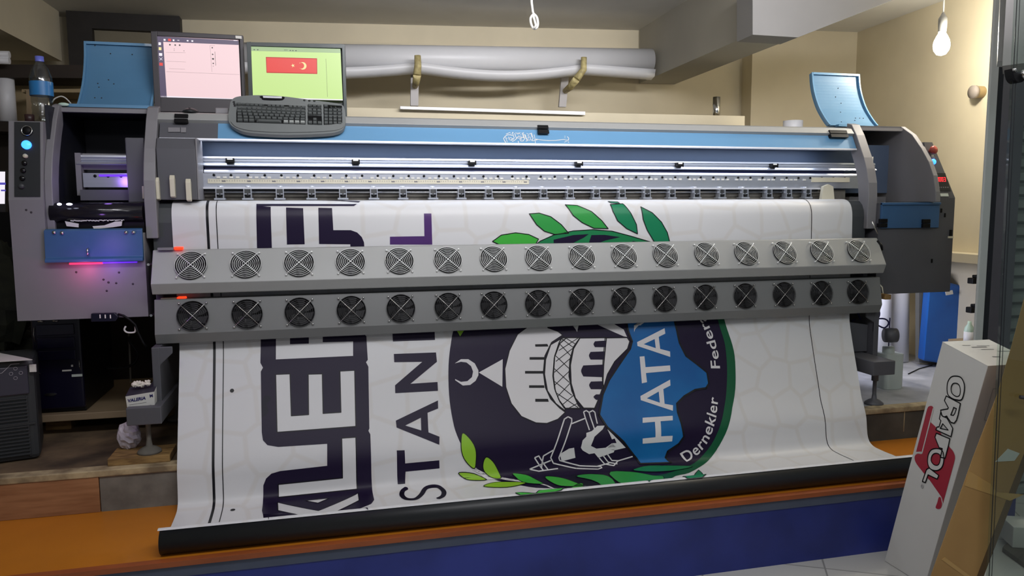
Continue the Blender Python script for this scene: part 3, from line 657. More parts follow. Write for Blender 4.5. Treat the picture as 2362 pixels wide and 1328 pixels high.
MB().slab([(2.49, 3.24, .815), (2.64, 3.24, .79), (2.64, 3.24, .655), (2.49, 3.24, .655)], (0, .3, 0)).build('motor_box', 'machine_dark', PR, bevel=.004)
MB().lathe([(.0001, 0), (.036, 0), (.038, .03), (.036, .06), (.02, .065), (.0001, .065)], [(2.788,3.300,0.721)][0], (1, -.3, 0), 18).build('takeup_motor', 'machine_dark', PR)
MB().box(2.665, 2.70, 3.16, 3.30, .925, .950).build('tension_arm', 'raw_wood', PR, bevel=.004)

# ------------------------------------------------------------------ banner
BN = thing('vinyl_banner', (.95, 3.0, .275), 'long white printed vinyl banner with emblem hanging from printer to black tube', 'banner')
bm = MB(); NS = len(BC); NX = 12; uvs = []
ss = []
for i in range(NS-1): ss.append(BS[i]); ss.append((BS[i]+BS[i+1])/2) if BS[i+1]-BS[i] > .03 else None
ss.append(BL)
for s in ss:
    for k in range(NX+1): bm.v.append(bpoint(BW*k/NX, s)); uvs.append((BW*k/NX, s))
for i in range(len(ss)-1):
    for k in range(NX): bm.f.append([i*(NX+1)+k, (i+1)*(NX+1)+k, (i+1)*(NX+1)+k+1, i*(NX+1)+k+1]); bm.m.append(0); bm.sm.append(True)
sh = bm.build('sheet', 'banner_white', BN, recalc=False)
ul = sh.data.uv_layers.new(name='UVMap')
for lp in sh.data.loops: ul.data[lp.index].uv = uvs[lp.vertex_index]
CUTS = ss
def prints(name, layers, mats, off0):
    """layers: (material index, level, loops or (verts, faces)) in banner metres, pressed onto the sheet"""
    me = bpy.data.meshes.new(name); b = bmesh.new(); lvl = b.faces.layers.int.new('lvl')
    for mi, lv, shape in layers:
        if isinstance(shape, tuple): V, F = shape
        else:
            V = [p for l in shape for p in l]; F = geometry.tessellate_polygon([[Vector((p[0], p[1], 0)) for p in l] for l in shape])
        vs = []
        for p in V: vs.append(b.verts.new((p[0], p[1], 0)))
        for f in F:
            try: ff = b.faces.new([vs[i] for i in f]); ff.material_index = mi; ff[lvl] = lv
            except ValueError: pass
    lo = min(v.co.y for v in b.verts); hi = max(v.co.y for v in b.verts)
    for c in CUTS:
        if lo < c < hi:
            bmesh.ops.bisect_plane(b, geom=b.verts[:]+b.edges[:]+b.faces[:], plane_co=(0, c, 0), plane_no=(0, 1, 0), dist=1e-7)
    o0 = base(BN)
    for v in b.verts: v.co = Vector(bpoint(v.co.x, v.co.y, off0+.00045*max([f[lvl] for f in v.link_faces] or [0])))-o0
    for f in b.faces: f.smooth = True
    bmesh.ops.recalc_face_normals(b, faces=b.faces)
    b.to_mesh(me); b.free()
    for x in mats: me.materials.append(MATS[x])
    o = bpy.data.objects.new(name, me); COL.objects.link(o); o.parent = BN; return o
def strip(P, w): return [[tuple(p) for p in q] for q in ribbon(P, w)]
# margin lines and punch dots
xa = [(0.1316,0.7760)][0][0]; xb = [(0.1659,0.7780)][0][0]; xc = [(2.8717,0.2407)][0][0]
for x, w_ in ((xa, .010), (xb, .0035), (xc, .0035)):
    prints('margin_line', [(0, 1, [[(x-w_/2, .06), (x+w_/2, .06), (x+w_/2, 1.62), (x-w_/2, 1.62)]])], ['print_black'], .0006)
for c, r in (([(0.1996,0.8840)][0], .008), ([(0.2043,1.3671)][0], .009)):
    prints('register_dot', [(0, 1, [[(c[0]+r*math.cos(t*PI/8), c[1]+r*math.sin(t*PI/8)) for t in range(16)]])], ['print_black'], .0006)
# big outlined letters
DK = [
 [(0.3136,0.5430),(0.3084,0.7735),(0.3183,0.7950),(0.3100,0.8112),(0.3138,1.0608),(0.3182,1.0919),(0.3353,1.1123),(0.3764,1.1224),(0.5673,1.1248),(0.5639,1.2093),(0.3815,1.2144),(0.3477,1.2212),(0.3270,1.2379),(0.3157,1.2626),(0.3129,1.3239),(0.3125,1.3986),(0.3178,1.4321),(0.3481,1.6448),(0.3679,1.4804),(0.3540,1.7179),(0.3316,1.5700),(0.6513,1.6380),(0.6923,1.7179),(0.6736,1.4697),(0.7212,1.4325),(0.7361,1.3977),(0.7363,1.3203),(0.7369,1.2990),(0.7415,1.1003),(0.7340,1.0855),(0.7382,1.0762),(0.7416,0.8150),(0.7324,0.7947),(0.7400,0.7848),(0.7365,0.6821),(0.7204,0.6648),(0.7196,0.5577)],
]
WH = [
 [(0.3680,0.8270),(0.4243,0.8278),(0.4284,1.0030),(0.4961,1.0030),(0.4965,0.8338),(0.5531,0.8355),(0.5536,1.0022),(0.6250,1.0023),(0.6246,0.8278),(0.6847,0.8279),(0.6836,1.0643),(0.3725,1.0651)],
 [(0.6257,1.1074),(0.6823,1.1077),(0.6771,1.3094),(0.3711,1.3138),(0.3722,1.2638),(0.6221,1.2606)],
 [(0.3676,1.3409),(0.5205,1.4535),(0.6793,1.3290),(0.6781,1.3898),(0.5557,1.5066),(0.4881,1.5058),(0.3711,1.4125)],
 [(0.4743,1.3489),(0.5631,1.3474),(0.5207,1.3792)],
 [(0.3718,0.5451),(0.4289,0.5472),(0.4253,0.7004),(0.5005,0.7016),(0.5052,0.5499),(0.5596,0.5519),(0.5567,0.6985),(0.6809,0.7011),(0.6797,0.7641),(0.3690,0.7626)],
]
UP = [
 [(0.3045,0.0000),(0.7349,0.0948),(0.7259,0.1088),(0.2869,0.0000)], [(0.3182,0.1163),(0.6984,0.1204),(0.7199,0.1188),(0.7058,0.1315),(0.3777,0.1295),(0.3185,0.1340)],
 [(0.3185,0.1306),(0.3741,0.1343),(0.3714,0.3255),(0.3138,0.3244)], [(0.4337,0.1379),(0.5010,0.1414),(0.5011,0.2904),(0.4311,0.2903)],
 [(0.5613,0.1399),(0.6162,0.1415),(0.6177,0.2339),(0.6880,0.2348),(0.7142,0.2449),(0.7322,0.2642),(0.7405,0.2862),(0.7409,0.3053),(0.6842,0.3054),(0.6842,0.2934),(0.5583,0.2903)],
]
WH2 = [[(0.5596,0.6659),(0.6637,0.6664),(0.5836,0.6621)]]
la = [(0, 1, [p]) for p in DK+UP]+[(1, 2, [p]) for p in WH]
for p in WH[:4]: la += [(2, 3, [q]) for q in ribbon(p, .004, True)]
prints('block_lettering', la, ['print_navy', 'banner_white', 'print_black'], .0006)
# small capital lettering
SM = [[[(0.8451,1.1724),(0.8773,1.1741),(0.8771,1.2255),(1.0192,1.2245),(1.0185,1.2563),(0.8772,1.2577),(0.8716,1.3048),(0.8412,1.3044)]],
      [[(1.0286,0.9792),(0.8478,1.0520),(0.8501,1.0804),(1.0229,1.1635),(1.0265,1.1311),(0.9820,1.1101),(0.9820,1.0286),(1.0277,1.0135)], [(0.9530,1.0472),(0.9524,1.0999),(0.8861,1.0749)]],
      [[(0.8497,0.7645),(1.0299,0.7671),(1.0323,0.8096),(0.9153,0.8999),(1.0308,0.8992),(1.0306,0.9378),(0.8496,0.9364),(0.8500,0.9026),(0.9691,0.8061),(0.8501,0.8012)]],
      [[(0.8429,0.6037),(1.0252,0.6108),(1.0277,0.7107),(0.8471,0.7090)], [(0.8773,0.6134),(0.9189,0.6134),(0.9185,0.6718),(0.8784,0.6718)], [(0.9483,0.6129),(0.9929,0.6129),(0.9943,0.6709),(0.9496,0.6715)]],
      ]
LL = [[[(0.8486,0.2642),(0.9940,0.2640),(0.9950,0.1678),(1.0268,0.1680),(1.0264,0.3002),(0.8475,0.2972)]]]
prints('letter', [(0, 1, s) for s in LL], ['print_purple'], .0006)
for s_ in SM: prints('letter', [(0, 1, s_)], ['print_navy'], .0006)
prints('letter', [(0, 1, [q]) for q in ribbon(smooth2([(0.8741,1.3267),(0.8557,1.3431),(0.8481,1.3803),(0.8606,1.4179),(0.8942,1.4261),(0.9236,1.3900),(0.9480,1.3412),(0.9783,1.3301),(1.0066,1.3393),(1.0170,1.3805),(1.0045,1.4231),(0.9808,1.4438)], 4, False), .020)], ['print_navy'], .0006)
# round emblem
em = []
def E(mi, lv, P, sm=False, line=0.0, hole=None):
    Q = smooth2(P, 4) if sm else P
    em.append((mi, lv, [Q]+(hole or [])))
    if line: em.extend((5, lv+1, [q]) for q in ribbon(Q, line, True))
def SK(mi, lv, P, w, sm=False, closed=False):
    em.extend((mi, lv, [q]) for q in ribbon(smooth2(P, 4, closed) if sm else P, w, closed))
# materials: 0 navy 1 white 2 blue 3 green 4 deep green 5 black 6 lime 7 leaf green 8 mid 9 teal
disc = [(1.1688,0.5493),(1.1139,0.6598),(1.0966,0.7295),(1.0818,0.8280),(1.0776,0.9570),(1.0876,1.0670),(1.1082,1.1519),(1.1497,1.2357),(1.2073,1.2987),(1.3014,1.3615),(1.3893,1.4300),(1.5265,1.4868),(1.6521,1.6551),(1.9246,1.4827),(2.0907,1.4121),(2.2311,1.3267),(2.3068,1.2642),(2.3740,1.1572),(2.4191,1.0428),(2.4387,0.9399),(2.4442,0.8329),(2.4197,0.7136),(2.3811,0.6512),(2.2296,0.5600),(1.6892,0.5094),(1.3502,0.4992)]
E(0, 1, disc, True)
E(4, 2, [(2.3662,0.6420),(2.3820,0.6944),(2.4023,0.7854),(2.4029,0.8757),(2.3913,0.9721),(2.3628,1.0899),(2.3118,1.1931),(2.2501,1.2757),(2.1237,1.3563),(1.9757,1.4170),(1.8554,1.4531),(1.7677,1.7161),(1.9717,1.4723),(2.0815,1.4277),(2.2277,1.3325),(2.3087,1.2643),(2.3758,1.1574),(2.4210,1.0430),(2.4406,0.9400),(2.4461,0.8330),(2.4216,0.7137),(2.3949,0.6431)], True)
E(1, 3, [(1.5995,0.6214),(1.4808,0.6453),(1.4515,0.6659),(1.3966,0.7026),(1.3553,0.7762),(1.3294,0.8586),(1.3280,0.9408),(1.3474,1.0145),(1.3884,1.0726),(1.4517,1.1044),(1.5006,1.1102),(1.5526,1.0958),(1.5885,1.0682),(1.5648,1.0490),(1.5263,1.0062),(1.5056,0.9518),(1.5025,0.8853),(1.5149,0.8101),(1.5510,0.7477),(1.6043,0.7162),(1.5834,0.6986),(1.5365,0.6801),(1.5321,0.6636),(1.6167,0.6221)], False, .004)
E(1, 5, [(1.6099,0.7258),(1.5460,0.7587),(1.5171,0.8272),(1.5069,0.8940),(1.5143,0.9688),(1.5480,1.0278),(1.5850,1.0600),(1.5914,1.0532),(1.5636,1.0127),(1.5485,0.9627),(1.5449,0.9046),(1.5583,0.8209),(1.5890,0.7556),(1.6208,0.7314)], False, .005)
lat = [(1.5994,0.7287),(1.6858,0.7328),(1.6522,0.7744),(1.6302,0.8334),(1.6194,0.9090),(1.6263,0.9759),(1.6501,1.0427),(1.6617,1.0563),(1.5857,1.0512),(1.5672,1.0210),(1.5503,0.9711),(1.5474,0.9047),(1.5607,0.8126),(1.5848,0.7537)]
E(1, 5, lat, False, .005)
for P in ([(1.5992,0.7329),(1.6518,0.7788)], [(1.6770,0.7340),(1.5822,0.7881)], [(1.5888,0.7582),(1.6358,0.8166)], [(1.6518,0.7788),(1.5638,0.8382)], [(1.5658,0.8129),(1.6240,0.8755)], [(1.6305,0.8291),(1.5530,0.8883)], [(1.5544,0.8715),(1.6185,0.9382)], [(1.6212,0.8881),(1.5498,0.9464)], [(1.5512,0.9299),(1.6245,0.9963)], [(1.6207,0.9425),(1.5608,0.9962)], [(1.5577,0.9838),(1.6493,1.0523)], [(1.6329,0.9968),(1.5742,1.0376)], [(1.6166,0.7295),(1.6619,0.7619)], [(1.6466,1.0343),(1.6068,1.0518)]): SK(5, 7, P, .0035)
E(1, 5, [(1.6857,0.7345),(1.8128,0.7388),(1.7879,0.8678),(1.7736,0.9685),(1.7463,1.0246),(1.7256,1.0606),(1.6745,1.0564),(1.6403,1.0095),(1.6267,0.9428),(1.6306,0.8590),(1.6515,0.7831)], False, .005)
for x0, y0, y1, x1 in ((868, 349, 382, 940), (848, 405, 450, 936), (803, 478, 545, 928), (848, 568, 612, 926), (875, 640, 668, 914)):
    pass
for P in ([(1.8073,0.7525),(1.7560,0.7535),(1.7478,0.7671),(1.7536,0.7814),(1.8044,0.7840)], [(1.7973,0.8036),(1.7307,0.8027),(1.7214,0.8195),(1.7276,0.8387),(1.7921,0.8422)], [(1.7864,0.8652),(1.6906,0.8640),(1.6780,0.8888),(1.6860,0.9146),(1.7781,0.9235)], [(1.7762,0.9419),(1.7199,0.9402),(1.7097,0.9562),(1.7166,0.9749),(1.7683,0.9782)], [(1.7591,1.0008),(1.7384,0.9995),(1.7253,1.0101),(1.7360,1.0240),(1.7481,1.0247)]): E(0, 7, [P[0]]+smooth2(P[1:4], 5, False)+[P[4]])
E(1, 5, [(1.8056,0.7402),(1.9133,0.7436),(1.9242,0.7618),(1.9100,0.7964),(1.8422,0.8536),(1.8012,0.9113),(1.7779,0.9688),(1.7743,0.9351),(1.7868,0.8420)], False, .004)
for P in ([(1.4741,0.7533),(1.5309,0.7545),(1.5351,0.7667),(1.4742,0.7645)], [(1.4448,0.8114),(1.5120,0.8151),(1.5103,0.8268),(1.4440,0.8232)], [(1.4195,0.8738),(1.5030,0.8787),(1.5021,0.8903),(1.4187,0.8854)], [(1.4330,0.9391),(1.5012,0.9434),(1.5020,0.9549),(1.4321,0.9505)], [(1.4565,1.0008),(1.5138,1.0046),(1.5170,1.0177),(1.4555,1.0136)]): E(5, 5, P)
E(1, 3, [(1.1092,0.8213),(1.1373,0.8039),(1.1694,0.8057),(1.1966,0.8262),(1.2110,0.8584),(1.2097,0.8805),(1.1963,0.9042),(1.1711,0.9213),(1.1391,0.9218),(1.1070,0.8963),(1.1072,0.8915),(1.1320,0.9052),(1.1601,0.9036),(1.1811,0.8870),(1.1873,0.8628),(1.1798,0.8376),(1.1606,0.8201),(1.1367,0.8154)])
E(1, 3, [(1.2121,0.8683),(1.3224,0.8140),(1.3126,0.9382)])
E(1, 3, [(1.5922,0.6718),(1.6353,0.6687),(1.6307,0.6513),(1.6871,0.6535),(1.6740,0.7051),(1.6596,0.6796)], False, 0, [[(1.6197,0.6730),(1.6544,0.6760),(1.6648,0.6897),(1.6725,0.6603),(1.6395,0.6639)]])
E(1, 3, [(1.7219,0.6467),(1.8101,0.6502),(1.8995,0.7041),(1.9136,0.7392),(1.8978,0.7359),(1.7575,0.6687)])
E(0, 3, [(1.5994,0.7287),(1.6177,0.7043),(1.6783,0.7070),(1.7310,0.7009),(1.8975,0.7385)])
sea = [(1.9035,0.5912),(2.1492,0.5999),(2.1537,0.6765),(2.1638,0.7200),(2.1714,0.7830),(2.1967,0.8467),(2.2473,0.8893),(2.2932,0.9314),(2.2955,0.9836),(2.2787,1.0041),(2.2224,1.0091),(2.1638,1.0350),(2.1235,1.0658),(2.1225,1.1070),(2.1302,1.1564),(2.1345,1.2120),(2.1078,1.2415),(2.0520,1.2684),(2.0365,1.2945),(2.0535,1.3229),(1.9087,1.3126),(1.8988,1.2874),(1.8439,1.2140),(1.7741,1.1471),(1.7445,1.0892),(1.7703,1.0015),(1.8074,0.9371),(1.8678,0.8637),(1.9234,0.7971),(1.9358,0.7624),(1.9176,0.7006)]
E(2, 6, sea, False, .009)
tr = .0055
for P in ([(1.6156,1.0978),(1.5995,1.0888),(1.5818,1.0978),(1.5032,1.2525),(1.5138,1.2758),(1.6119,1.3067),(1.7078,1.3210),(1.7271,1.3151),(1.7252,1.3086),(1.6313,1.2965),(1.5437,1.2669),(1.5403,1.2554),(1.6135,1.1119)], ): SK(1, 5, P, tr, False, True)
for P in ([(1.6731,1.0723),(1.6863,1.0676),(1.6984,1.0765),(1.7135,1.1506)], [(1.6731,1.0723),(1.6893,1.1527)], [(1.6984,1.0765),(1.7162,1.0696),(1.7257,1.0783),(1.7300,1.1281)], [(1.6123,1.1197),(1.6791,1.1006)], [(1.4049,1.2915),(1.4432,1.3038),(1.5305,1.2997)], [(1.4049,1.2915),(1.5025,1.2637)], [(1.4312,1.2469),(1.4641,1.3017)], [(1.4312,1.2469),(1.4503,1.2409),(1.4851,1.2997)], [(1.4708,1.2425),(1.5214,1.2201)], [(1.4708,1.2425),(1.4582,1.2899)], [(1.7246,1.2699),(1.7452,1.2982),(1.7845,1.3098),(1.8118,1.2882)], [(1.7423,1.2599),(1.7638,1.2920),(1.8039,1.3031)], [(1.7639,1.2577),(1.7821,1.2859),(1.8115,1.2897),(1.8814,1.2768)], [(1.7045,1.3067),(1.7671,1.2961)]): SK(1, 5, P, tr)
E(1, 5, [(1.6996,1.1574),(1.7285,1.1375),(1.7627,1.1384),(1.7516,1.1533),(1.7092,1.1812),(1.6892,1.2177),(1.7141,1.2311),(1.7569,1.2305),(1.7878,1.2137),(1.8042,1.2303),(1.7943,1.2525),(1.7463,1.2640),(1.7203,1.2695),(1.7046,1.2494),(1.6790,1.2512),(1.6504,1.2338),(1.6425,1.2218),(1.6528,1.1923),(1.6712,1.1784),(1.6733,1.1632)])
E(1, 5, [(1.7729,1.1549),(1.8515,1.2377),(1.7948,1.2449),(1.7610,1.2346),(1.7921,1.2140),(1.8092,1.2153),(1.8020,1.1956),(1.7888,1.1984)])
E(1, 5, [(1.5879,1.2214),(1.6115,1.2195),(1.6151,1.2613),(1.5517,1.2713),(1.5453,1.2408)])
for P, k in (([(1.1268,1.1232),(1.1589,1.1557),(1.1754,1.1938),(1.1747,1.2377),(1.1652,1.2697),(1.1337,1.2417),(1.1159,1.2038),(1.1153,1.1599)], 6), ([(1.2211,1.2266),(1.2552,1.2587),(1.2746,1.3174),(1.2426,1.3186),(1.2089,1.2879),(1.2039,1.2546)], 6), ([(1.1000,1.2796),(1.1615,1.2890),(1.2100,1.3228),(1.1410,1.3168),(1.1095,1.2978)], 6), ([(1.1854,1.3723),(1.2434,1.3446),(1.3474,1.3660),(1.3577,1.3831),(1.2738,1.4019)], 6), ([(1.3302,1.3017),(1.3937,1.3210),(1.4219,1.3693),(1.4284,1.4035),(1.3606,1.3744),(1.3364,1.3246)], 7), ([(1.4635,1.3357),(1.5261,1.3603),(1.5664,1.4228),(1.5761,1.4633),(1.4949,1.4423),(1.4670,1.3889)], 7), ([(1.5919,1.3595),(1.6766,1.3550),(1.7299,1.4212),(1.6522,1.7023),(1.6539,1.4449)], 8), ([(1.7378,1.3680),(1.8406,1.3650),(1.9127,1.4234),(1.9434,1.4648),(1.7823,1.6448)], 8), ([(1.8568,1.3494),(1.9457,1.3272),(2.1058,1.3565),(2.1209,1.3760),(2.0143,1.3939),(1.9174,1.3820)], 3), ([(1.2381,1.6964),(1.3120,1.7163),(1.5349,1.4632),(1.5826,1.4629),(1.4114,1.7138)], 7), ([(1.9258,1.6869),(2.1347,1.4117),(2.0178,1.7018)], 9)):
    E(k, 5, P, True, .0035)
E(6, 5, [(1.1137,0.6345),(1.1645,0.6366),(1.1647,0.6619),(1.1377,0.7006),(1.1179,0.6647)])
SK(1, 4, [(1.1597,1.2692),(1.2222,1.3038),(1.3235,1.3408),(1.4392,1.4221),(1.5122,1.6977)], .010, True)
E(1, 4, [(1.1677,1.2663),(1.2231,1.2986),(1.3255,1.3344),(1.4018,1.3933),(1.3485,1.3626),(1.2722,1.3262),(1.2100,1.3228)])
# upper half of the emblem, above the dryer bars
for P, k in (([(1.2897,0.2909),(1.3294,0.2641),(1.3942,0.2547),(1.4533,0.2629),(1.4977,0.2837),(1.4823,0.3094),(1.3284,0.3097)], 7), ([(1.4584,0.1728),(1.5034,0.1696),(1.5565,0.1862),(1.6041,0.2214),(1.6372,0.2595),(1.5733,0.2645),(1.5252,0.2494),(1.4898,0.2202)], 8), ([(1.6294,0.1307),(1.6837,0.1347),(1.7473,0.1640),(1.7951,0.2057),(1.8247,0.2413),(1.7574,0.2394),(1.7021,0.2136),(1.6599,0.1812)], 8), ([(1.8433,0.1303),(1.9046,0.1257),(1.9347,0.1713),(1.9620,0.2251),(1.9670,0.2668),(1.9142,0.2423),(1.8703,0.2064),(1.8501,0.1647)], 9), ([(1.9882,0.1433),(2.0409,0.1720),(2.0850,0.2143),(2.1143,0.2627),(2.1272,0.3099),(2.0524,0.3099),(2.0139,0.2495),(1.9948,0.2016)], 9), ([(1.8398,0.1068),(1.8836,0.1119),(1.8906,0.1239),(1.8494,0.1200)], 9)):
    E(k, 3, P, False, .004)
E(3, 2, [(1.4823,0.3094),(1.5065,0.2925),(1.5672,0.2673),(1.6587,0.2499),(1.7512,0.2452),(1.8447,0.2534),(1.9395,0.2783),(2.0517,0.3111),(2.0517,0.3460),(1.4818,0.3354)], False, .004)
for P in ([(1.5668,0.2876),(1.6584,0.2686),(1.7324,0.2649),(1.7075,0.2809),(1.6580,0.3036),(1.6330,0.3382),(1.5691,0.3370)], [(1.7447,0.2697),(1.8070,0.2694),(1.8824,0.2805),(1.8130,0.2943),(1.7567,0.3128),(1.7346,0.3401),(1.7319,0.3048)], [(1.9266,0.3079),(1.9457,0.2992),(1.9841,0.3088),(1.9839,0.3447),(1.9264,0.3436)]): E(0, 4, P)
# HATAY on the blue map, read upwards
HA = [[[(1.9472,1.1178),(2.0937,1.1190),(2.0903,1.1391),(2.0302,1.1389),(2.0231,1.2024),(2.0792,1.2041),(2.0752,1.2273),(1.9324,1.2268),(1.9335,1.2052),(1.9954,1.2043),(2.0025,1.1394),(1.9429,1.1400)]],
      [[(1.9486,1.0212),(2.1024,0.9548),(2.1009,0.9820),(2.0637,0.9967),(2.0622,1.0634),(2.1027,1.0727),(2.0990,1.0971),(1.9484,1.0395)], [(2.0400,1.0061),(2.0395,1.0570),(1.9785,1.0331)]],
      [[(1.9652,0.8378),(1.9888,0.8373),(1.9885,0.8895),(2.1105,0.8877),(2.1092,0.9138),(1.9872,0.9171),(1.9878,0.9598),(1.9623,0.9633)]],
      [[(1.9596,0.7680),(2.1015,0.7069),(2.1036,0.7331),(2.0691,0.7475),(2.0702,0.8064),(2.1182,0.8212),(2.1162,0.8476),(1.9595,0.7866)], [(2.0480,0.7572),(2.0488,0.8018),(1.9910,0.7793)]],
      [[(1.9494,0.6867),(1.9811,0.6881),(2.0262,0.6587),(2.0574,0.6389),(2.0253,0.6376),(1.9535,0.7064),(1.9493,0.7191)]]]
em += [(1, 9, s) for s in HA]
def btext(body, size, a, b_, lv):
    """text along a banner-space baseline a -> b_"""
    V, F = text2d(body, 1.0); w_ = max(v[0] for v in V); d = Vector(b_)-Vector(a); s = d.length/w_; d.normalize(); n = Vector((d.y, -d.x))
    em.append((1, lv, ([tuple(Vector(a)+d*x*s+n*y*size) for x, y in V], F)))
def arctext(body, size, P, lv, bold=0.0):
    P = smooth2(P, 8, False); L = [0]
    for i in range(1, len(P)): L.append(L[-1]+(Vector(P[i])-Vector(P[i-1])).length)
    V, F = text2d(body, 1.0, 1.05, bold); w_ = max(v[0] for v in V)
    def at(t):
        t = min(max(t, 0), L[-1]*.9999)
        for i in range(1, len(L)):
            if L[i] >= t: a = Vector(P[i-1]); d = (Vector(P[i])-a).normalized(); return a+d*(t-L[i-1]), d
    out = []
    for x, y in V:
        c, d = at(x/w_*L[-1]); n = Vector((d.y, -d.x)); out.append(tuple(c+n*y*size))
    em.append((1, lv, (out, F)))
arctext('Dernekler', .068, [(2.1223,1.3277),(2.1960,1.2937),(2.2482,1.2480),(2.2854,1.1833),(2.3154,1.1202),(2.3337,1.0544)], 5, .012)
arctext('Federas', .066, [(2.3613,0.9222),(2.3635,0.8646),(2.3573,0.8013),(2.3450,0.7462),(2.3151,0.6701),(2.2749,0.6129)], 5, .012)
prints('round_emblem', em, ['print_navy', 'print_white', 'print_blue', 'print_green', 'print_green_deep', 'print_black', 'leaf_lime', 'leaf_green', 'leaf_mid', 'leaf_teal'], .0006)

# take-up tube on the platform
TU = thing('takeup_tube', (.85, 2.57, .275), 'long black tube lying along the front edge of the orange platform', 'tube')
MB().lathe([(.0365, 0), (.042, 0), (.042, 2.98), (.0365, 2.98), (.0365, 0)], (-.536, 2.57, .3172), (1, 0, 0), 32).build('core', 'black_satin', TU)
MB().lathe([(.0001, .01), (.036, .01), (.036, .03), (.0001, .03)], (-.536, 2.57, .3172), (1, 0, 0), 24).build('end_plug', 'black', TU)
# ------------------------------------------------------------------ on top of the printer
def screen_faces(name, fr, items, parent, off=.004):
    m = MB(); mats = []
    for mt, lv, loops in items:
        if mt not in mats: mats.append(mt)
        m.flat([[fpoint(fr, u, v, off+.0004*lv) for u, v in l] for l in loops], mats.index(mt))
    return m.build(name, mats, parent)
def R4(u0, u1, v0, v1): return [(u0, v0), (u1, v0), (u1, v1), (u0, v1)]
def monitor(label, fr, x0, x1, z0, z1, bz, body, base_z, stand, yy):
    o, u, v = FR[fr]
    t = thing('computer_monitor', (o[0]+u[0]*(x0+x1)/2, o[1]+u[1]*(x0+x1)/2+.09, base_z), label, 'monitor')
    n = Vector((u[1], -u[0], 0))             # towards the viewer
    fb = MB()
    for a, b, c, d in ((x0, x0+bz[0], z0, z1), (x1-bz[1], x1, z0, z1), (x0+bz[0], x1-bz[1], z0, z0+bz[2]), (x0+bz[0], x1-bz[1], z1-bz[3], z1)):
        fb.slab([fpoint(fr, p, q, .008) for p, q in R4(a, b, c, d)], -n*.03)
    fb.build('bezel', body, t, bevel=.002)
    MB().slab([fpoint(fr, p, q, -.02) for p, q in R4(x0+.01, x1-.01, z0+.01, z1-.01)], -n*.035).build('back_shell', 'black_satin', t, bevel=.008)
    c = Vector(fpoint(fr, (x0+x1)/2, 0, 0))-n*.06
    sd = MB().box(c.x-.03, c.x+.03, c.y-.012, c.y+.012, base_z+.012, o[2]+(z0+z1)/2); sd.build('stand_neck', 'black_satin', t, bevel=.003)
    MB().prism([(c.x+.11*math.cos(k*PI/12), c.y+.075*math.sin(k*PI/12)) for k in range(24)], base_z, base_z+.014, axis='z').build('stand_base', 'black_satin', t, bevel=.003)
    return t
m1 = monitor('computer monitor with pinkish white page, tilted beside the open blue lid', 'scr1', -.010, .355, -.035, .292, (.024, .013, .058, .018), 'bezel', 1.775, True, 0)
p1 = [('screen_pink', 0, [[(0.0095,0.2729),(0.3357,0.2720),(0.3368,0.0207),(0.0141,0.0198)]]),
      ('screen_bar', 1, [[(0.0095,0.2729),(0.3356,0.2699),(0.3357,0.2515),(0.0103,0.2509)]]), ('screen_bar', 1, [[(0.0104,0.2530),(0.0362,0.2517),(0.0390,0.0197),(0.0141,0.0198)]]),
      ('screen_white', 1, [[(0.0145,0.0287),(0.3358,0.0249),(0.3360,0.0199),(0.0141,0.0198)]])]
for q in ([(0.0559,0.2650),(0.0673,0.2644),(0.0669,0.2547),(0.0554,0.2550)], [(0.0167,0.1651),(0.0304,0.1649),(0.0298,0.1528),(0.0168,0.1531)]): p1.append(('screen_red', 2, [q]))
for q in ([(0.0383,0.2630),(0.0459,0.2626),(0.0455,0.2554),(0.0379,0.2558)], [(0.0738,0.2631),(0.0803,0.2626),(0.0799,0.2553),(0.0734,0.2558)], [(0.0917,0.2615),(0.0994,0.2610),(0.0993,0.2586),(0.0916,0.2591)], [(0.1287,0.2624),(0.1357,0.2623),(0.1354,0.2571),(0.1285,0.2572)], [(0.1469,0.2624),(0.1543,0.2624),(0.1540,0.2563),(0.1466,0.2564)], [(0.0178,0.2485),(0.0272,0.2481),(0.0267,0.2369),(0.0172,0.2373)], [(0.0175,0.2045),(0.0300,0.2042),(0.0295,0.1929),(0.0173,0.1932)], [(0.3158,0.2710),(0.3297,0.2709),(0.3296,0.2684),(0.3157,0.2686)]): p1.append(('screen_white', 2, [q]))
p1.append(('screen_cream', 2, [[(0.0175,0.2285),(0.0282,0.2282),(0.0276,0.2161),(0.0169,0.2165)]]))
def line(mt, P, w, lv=2): return [(mt, lv, [[tuple(p) for p in q]]) for q in ribbon(P, w)]
for P in ([(0.0443,0.2080),(0.1217,0.2097)], [(0.0445,0.1719),(0.1214,0.1717)], [(0.0538,0.1424),(0.1162,0.1415)], [(0.0424,0.1291),(0.3339,0.1274)], [(0.2201,0.2443),(0.2231,0.1345)], [(0.2201,0.2443),(0.2397,0.2444)]): p1 += line('screen_line', P, .0011)
p1 += line('screen_dark', [(0.2386,0.2195),(0.2393,0.1616)], .0014)
for c, r in (([(0.2287,0.2354)][0], .003), ([(0.2291,0.2077)][0], .003), ([(0.2298,0.1890)][0], .0042), ([(0.2298,0.1703)][0], .003), ([(0.2293,0.1592)][0], .002), ([(0.0616,0.2401)][0], .0034), ([(0.0823,0.2398)][0], .0034), ([(0.0999,0.2402)][0], .0034), ([(0.0777,0.2239)][0], .0018), ([(0.0773,0.2175)][0], .0018), ([(0.1158,0.2175)][0], .0022)):
    p1.append(('screen_dark' if r > .0025 else 'screen_line', 2, [[(c[0]+r*math.cos(k*PI/5), c[1]+r*math.sin(k*PI/5)) for k in range(10)]]))
p1 += line('screen_white', [(0.0184,0.1853),(0.0294,0.1757)], .0016)+line('screen_white', [(0.0299,0.1865),(0.0187,0.1748)], .0016)
screen_faces('screen', 'scr1', p1, m1)
